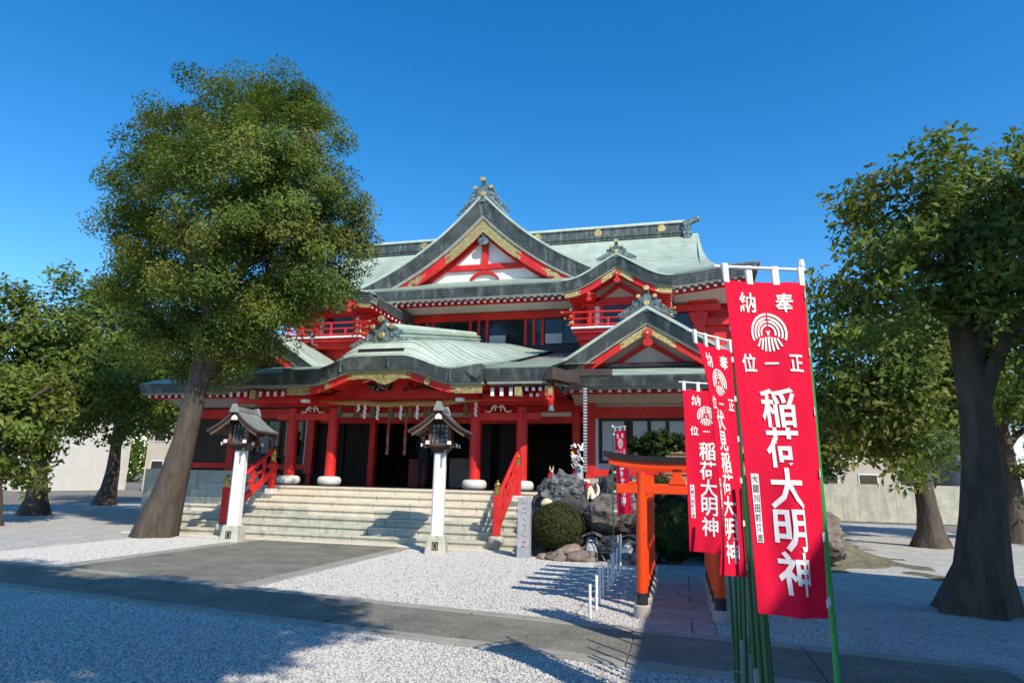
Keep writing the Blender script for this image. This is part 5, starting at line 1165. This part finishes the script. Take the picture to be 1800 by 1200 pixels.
# row of thin white posts along the gravel
for i in range(9):
    y = 7.57+.46*i+.03*math.sin(i*2.1); h = .36+.02*(i % 3)+.01*i; x = -1.03+.012*math.sin(i*1.7)
    tag(MB().tube([(x, y, -.03), (x, y, h), (x, y, h+.006)], [.0155, .0155, .008], 10).build('white_post', 'pipe', smooth=50), f'thin white post in the gravel left of the torii, {ORD[i]} counted from the path', 'post', 'thin white posts in the gravel')
for z in (.12, .25): tag(MB().tube([(-1.03+.012*math.sin(i*1.7), 7.57+.46*i+.03*math.sin(i*2.1), z) for i in range(9)], .0035, 5).build('wire', 'steel'), f'thin wire strung along the white posts, {"lower" if z < .2 else "upper"} one', 'wire')
for i, (px, py, zz) in enumerate(((1078, 946, .62), (1086, 940, .62), (1091, 938, .55))):
    p = at(px, py, Y=11.3+.15*i); tag(MB().tube([(p.x, p.y, -.03), (p.x, p.y, p.z)], .016, 10).build('grey_post', 'greypost'), f'grey pipe post at the far end of the white posts, {ORD[i]} from the left', 'post', 'grey pipe posts')

# ------------------------------------------------------------------ visitors in the shade
def person(loc, rz_, label, top, bottom, bag=False):
    T = thing('person', loc, label, 'person', world=False)
    pts = [((0, 0, .95), .125), ((0, 0, 1.12), .115), ((0, .01, 1.30), .13), ((0, 0, 1.43), .075), ((0, -.005, 1.50), .05), ((-.17, 0, 1.39), .055), ((-.23, -.03, 1.12), .042), ((-.17, -.20, 1.0), .034), ((.17, 0, 1.39), .055), ((.23, -.03, 1.12), .042), ((.17, -.20, 1.0), .034),
           ((-.085, 0, .86), .095), ((-.09, -.01, .48), .062), ((-.09, .02, .10), .042), ((-.09, -.12, .04), .036), ((.085, 0, .86), .095), ((.09, -.01, .48), .062), ((.09, .02, .10), .042), ((.09, -.12, .04), .036)]
    ed = [(0,1),(1,2),(2,3),(3,4),(2,5),(5,6),(6,7),(2,8),(8,9),(9,10),(0,11),(11,12),(12,13),(13,14),(0,15),(15,16),(16,17),(17,18)]
    b = skin('body', pts, ed, top, T)
    b.data.materials.append(M[bottom]); b.data.materials.append(M['skin']); b.data.materials.append(M['ink'])
    for p in b.data.polygons:
        z, y = p.center.z, p.center.y
        p.material_index = 3 if z < .085 else 1 if z < .93 else 2 if (z > 1.46 or (y < -.17 and z < 1.06)) else 0
    skin('head', [((0, 0, 1.49), .05), ((0, -.005, 1.56), .075), ((0, .0, 1.63), .085), ((0, .005, 1.69), .06)], [(0,1),(1,2),(2,3)], 'skin', T)
    MB().tube([(0, -.088, 1.60), (0, -.105, 1.575), (0, -.088, 1.565)], [.008, .014, .008], 6).build('nose', 'skin', T, smooth=60)
    for sg in (-1, 1):
        MB().disc((sg*.032, -.078, 1.615), .010, .006, 0, 8).build('eye', 'ink', T); MB().tube([(sg*.088, .0, 1.63), (sg*.096, .005, 1.60), (sg*.088, .0, 1.57)], [.01, .016, .01], 6).build('ear', 'skin', T, smooth=60)
        for k in range(5):
            a = -.03+.015*k; MB().tube([(sg*(.17+a), -.21, 1.0), (sg*(.165+a), -.25, .985+.003*k), (sg*(.16+a*.8), -.275+.006*abs(k-2), .965)], [.010, .009, .007], 6).build('finger', 'skin', T, smooth=60)
    MB().tube([(-.022, -.078, 1.545), (0, -.083, 1.543), (.022, -.078, 1.545)], .004, 5).build('mouth', 'foxpink', T)
    skin('hair', [((0, .03, 1.60), .085), ((0, .02, 1.68), .085), ((0, .03, 1.735), .045), ((0, .06, 1.54), .06)], [(0,1),(1,2),(0,3)], 'hair', T)
    T.location = loc; T.rotation_euler.z = rz_; return T
p_ = at(466, 800, Y=17.6)
person((p_.x, p_.y, TOP), .3, 'person in grey patterned jacket and dark trousers in the shade by the left pillar', 'cloth_grey', 'cloth_navy')
p_ = at(744, 810, Y=18.0)
person((p_.x, p_.y, TOP), PI+.1, 'person in dark navy clothes facing into the porch behind the lantern', 'cloth_navy', 'cloth_navy')

# ------------------------------------------------------------------ trees around the precinct (outside the photograph's frame or behind the hall)
def blob_tree(name, x, y, h, r, lab, seed, group=None, **k):
    rg = random.Random(seed); ox, oy = k.pop('off', (0, 0)); lobes = [(x+ox+rg.uniform(-.6, .6)*r, y+oy+rg.uniform(-.6, .6)*r, h-r*rg.uniform(.3, 1.5), r*rg.uniform(.42, .62)) for _ in range(9)]
    k = {**dict(per=10, leaf=.2, n=90, cr=.6, limbs=5), **k}
    return tree(name, (x, y, 0), lobes, lab, seed=seed, group=group, **k)
blob_tree('garden_tree', 6.2, 19.5, 6.2, 2.6, 'green tree right of the shrine behind the banners', 31)
blob_tree('garden_tree', 9.5, 23, 8, 3.2, 'tall green tree at the right edge behind the precinct', 32)
blob_tree('garden_tree', 3.9, 24.5, 5.0, 1.9, 'low green tree close to the right wall of the shrine', 33)
blob_tree('garden_tree', -20.5, 17, 8.5, 3.2, 'large green tree at the far left of the precinct', 34)
blob_tree('garden_tree', -24, 23, 9.5, 3.6, 'tall green tree behind the far left tree', 35)
blob_tree('garden_tree', -17.5, 13.2, 4.2, 1.6, 'low leafy tree at the left border of the court', 36)
W_ = thing('precinct_wall', (-3, 32, 0), 'low pale stone wall closing the precinct behind the shrine', 'wall')
for i in range(36): MB().box(-30+1.5*i, -30+1.5*i+1.49, 31.9, 32.2, 0, 1.6).build('wall_block', 'stonegreen', W_)
blob_tree('garden_tree', 3.5, 9.7, 6.3, 1.8, 'dense green tree right of the nearest banner', 40, per=16, leaf=.12, n=140, cr=.45)  # tree added so that its shade falls on the bush behind the torii
M['drybrown'] = mat('dry_leaf', (.16, .09, .04), .8, .4, 9, 0)
# what lies beyond the wall: houses and a far belt of trees
def house(x, y, wd, dp, h, lab, wallm):
    H_ = thing('house', (x, y, 0), lab, 'house')
    MB().box(x-wd/2, x+wd/2, y, y+dp, 0, h).build('wall', wallm, H_)
    m = MB(); m.prism([(x-wd/2-.5, h), (x+wd/2+.5, h), (x+wd/2+.45, h+.15), (x, h+1.9), (x-wd/2-.45, h+.15)], y-.5, y+dp+.5); m.build('roof', 'tile', H_)
    for i in range(int(wd//2.2)):
        for z in (1.0, 3.6):
            if z+1.3 < h: xx = x-wd/2+1.1+2.2*i; f = MB().box(xx-.55, xx+.55, y-.05, y, z, z+1.25).build('window', 'pipe', H_); MB().box(xx-.48, xx+.48, y-.07, y-.05, z+.07, z+1.18).build('pane', 'glass', f)
    return H_
M['beige'] = mat('beige_siding', (.50, .44, .35), .8, .1, 2, .1)
for a_ in ((-34, 40, 9, 8, 5.6, 'cream two storey house beyond the wall at the far left', 'beige'), (-45, 33, 8, 8, 5.4, 'grey plastered house at the left edge beyond the wall', 'greyplaster'), (10, 44, 9, 8, 5.8, 'cream house beyond the wall right of the shrine', 'beige'), (21, 42, 10, 8, 5.5, 'white plastered house beyond the wall at the far right', 'plaster'), (32, 46, 9, 8, 5.6, 'grey house at the right edge beyond the wall', 'greyplaster')): house(*a_)
rgf = np.random.default_rng(77); xf = rgf.uniform(-110, 80, 420); FC = np.stack([xf, 70+rgf.uniform(-4, 10, 420), rgf.uniform(1, 7.5, 420)+2*np.sin(xf*.21)], 1)
tag(leaf_mesh('far_trees', FC, np.full(420, 2.0), 60, .9, ['leaf_a', 'leaf_b'], [.5, .5], (0, 72, 0), None, 1., 77), kind='stuff')
# a few dry leaves blown onto the gravel
rl = random.Random(12); m = MB()
for i in range(130):
    x, y = rl.uniform(-8, 1), rl.uniform(3.5, 13); a_ = rl.uniform(0, 6.3); s_ = rl.uniform(.018, .032); c_, n_ = math.cos(a_)*s_, math.sin(a_)*s_
    m.add([(x-c_, y-n_, .034), (x+n_*.4, y-c_*.4, .045), (x+c_, y+n_, .036), (x-n_*.4, y+c_*.4, .042)], [(0, 1, 2, 3)])
tag(m.build('fallen_leaves', 'drybrown', fix=False), kind='stuff')
# trees behind the viewer, whose shade falls on the foreground
rg_ = random.Random(5); SL = []
for sx, sy in ((-3.5, 4.4), (-3.4, 5.2), (-3.45, 6.1), (-4.3, 6.8), (-4.4, 5.8), (-4.5, 4.7), (-5.3, 6.7), (-5.4, 5.5), (-3.75, 6.75), (-6.2, 6.9), (-6.4, 5.8), (-5.8, 7.2), (-5.0, 6.1), (-3.9, 5.3)):
    z = rg_.uniform(7.2, 8.4); SL.append((sx-.65+.53/.66*z, sy-.51/.66*z, z, .72))
tree('shade_tree', (1.6, -1.6, 0), SL, 'tall tree behind the viewer shading the lower left gravel', per=30, leaf=.16, n=110, cr=.45, seed=37, limbs=6)
blob_tree('shade_tree', -1.6, -2.0, 9.2, 2.2, 'second tall tree behind the viewer', 39, per=22, off=(-.4, 2.0))
# low office right of the path, outside the frame: its eave shades the path and the lower right corner
O_ = thing('precinct_office', (7, 2, 0), 'two storey white walled precinct office right of the path, tiled roof', 'office')
MB().box(4.75, 10, -3.6, 7.3, 0, 5.4).build('wall', 'plaster', O_)
for sg in (-1, 1):
    ex = 4.0 if sg < 0 else 10.8
    m = MB(); rx, rz_ = 7.4, 7.2; n = 22
    for k in range(n):
        a, b = k/n, (k+1)/n+.01
        P = lambda t, y, dz: (ex+(rx-ex)*t, y, 5.5+(rz_-5.5)*t+dz)
        m.add([P(a, -4.2, .06), P(b, -4.2, .02), P(b, 7.95, .02), P(a, 7.95, .06), P(a, -4.2, 0), P(b, -4.2, -.02), P(b, 7.95, -.02), P(a, 7.95, 0)], [(0,3,2,1),(4,5,6,7),(0,1,5,4),(1,2,6,5),(2,3,7,6),(3,0,4,7)])
    m.build('roof', 'tile', O_)
for k in range(4):
    f = MB().box(4.70, 4.76, -2.8+2.6*k, -1.2+2.6*k, 3.2, 4.4).build('window', 'darkwood', O_, bevel=.01); MB().box(4.68, 4.70, -2.72+2.6*k, -1.28+2.6*k, 3.28, 4.32).build('pane', 'glass', f)
    f = MB().box(4.70, 4.76, -2.8+2.6*k, -1.2+2.6*k, .9 if k != 2 else .05, 2.2).build('window' if k != 2 else 'door', 'darkwood', O_, bevel=.01); MB().box(4.68, 4.70, -2.72+2.6*k, -1.28+2.6*k, .98 if k != 2 else .2, 2.12).build('pane', 'glass', f)
# ------------------------------------------------------------------ loose gravel: thousands of pebbles scattered by nodes
def gravel_nodes():
    ng = bpy.data.node_groups.new('pebble_scatter', 'GeometryNodeTree')
    ng.interface.new_socket('Geometry', in_out='INPUT', socket_type='NodeSocketGeometry'); ng.interface.new_socket('Geometry', in_out='OUTPUT', socket_type='NodeSocketGeometry')
    N = ng.nodes; L = ng.links; gi = N.new('NodeGroupInput'); go = N.new('NodeGroupOutput'); join = N.new('GeometryNodeJoinGeometry')
    for seed, mtl, dens, rad in ((1, 'pebble', 1700, .0100), (2, 'pebble2', 650, .0095), (3, 'pebble', 260, .0135)):
        d = N.new('GeometryNodeDistributePointsOnFaces'); d.inputs['Density'].default_value = dens; d.inputs['Seed'].default_value = seed
        ic = N.new('GeometryNodeMeshIcoSphere'); ic.inputs['Radius'].default_value = rad; ic.inputs['Subdivisions'].default_value = 1
        tf = N.new('GeometryNodeTransform'); tf.inputs['Scale'].default_value = (1.25, .9, .68); L.new(ic.outputs['Mesh'], tf.inputs['Geometry'])
        sm_ = N.new('GeometryNodeSetMaterial'); sm_.inputs['Material'].default_value = M[mtl]; L.new(tf.outputs[0], sm_.inputs['Geometry'])
        io = N.new('GeometryNodeInstanceOnPoints'); L.new(gi.outputs[0], d.inputs['Mesh']); L.new(d.outputs['Points'], io.inputs['Points']); L.new(sm_.outputs[0], io.inputs['Instance'])
        rv = N.new('FunctionNodeRandomValue'); rv.data_type = 'FLOAT_VECTOR'; rv.inputs[0].default_value = (-.5, -.5, 0); rv.inputs[1].default_value = (.5, .5, 6.28); rv.inputs['Seed'].default_value = seed
        L.new(rv.outputs[0], io.inputs['Rotation'])
        rs = N.new('FunctionNodeRandomValue'); rs.data_type = 'FLOAT'; rs.inputs[2].default_value = .5; rs.inputs[3].default_value = 1.35; rs.inputs['Seed'].default_value = seed+9
        L.new(rs.outputs[1], io.inputs['Scale']); L.new(io.outputs[0], join.inputs[0])
    L.new(join.outputs[0], go.inputs[0]); return ng
m = MB()
def far_edge(x): return 7.6+(x+16)*(5.42-7.6)/18.6       # near edge of the cross path
def mid_edge(x): return 9.2+(x+16)*(6.85-9.2)/18.6
def patch(x0, x1, lo, hi, nx=8):
    xs = lin(x0, x1, nx)
    for a, b in zip(xs, xs[1:]): m.add([(a, lo(a), .004), (b, lo(b), .004), (b, hi(b), .004), (a, hi(a), .004)], [(0, 1, 2, 3)])
patch(-7.5, 1.6, lambda x: max(2.2, -x*.52+1.2), lambda x: far_edge(x)-.02)
patch(-5.55, -.43, lambda x: mid_edge(x)+.02, lambda x: 13.24 if x < -2.8 else 12.75); patch(.31, 1.6, lambda x: mid_edge(x)+.02, lambda x: 12.6); patch(-12, -9.65, lambda x: mid_edge(x)+.02, lambda x: 13.2)
gp = m.build('loose_gravel', 'gravel'); tag(gp, kind='stuff'); gp.modifiers.new('scatter', 'NODES').node_group = gravel_nodes()
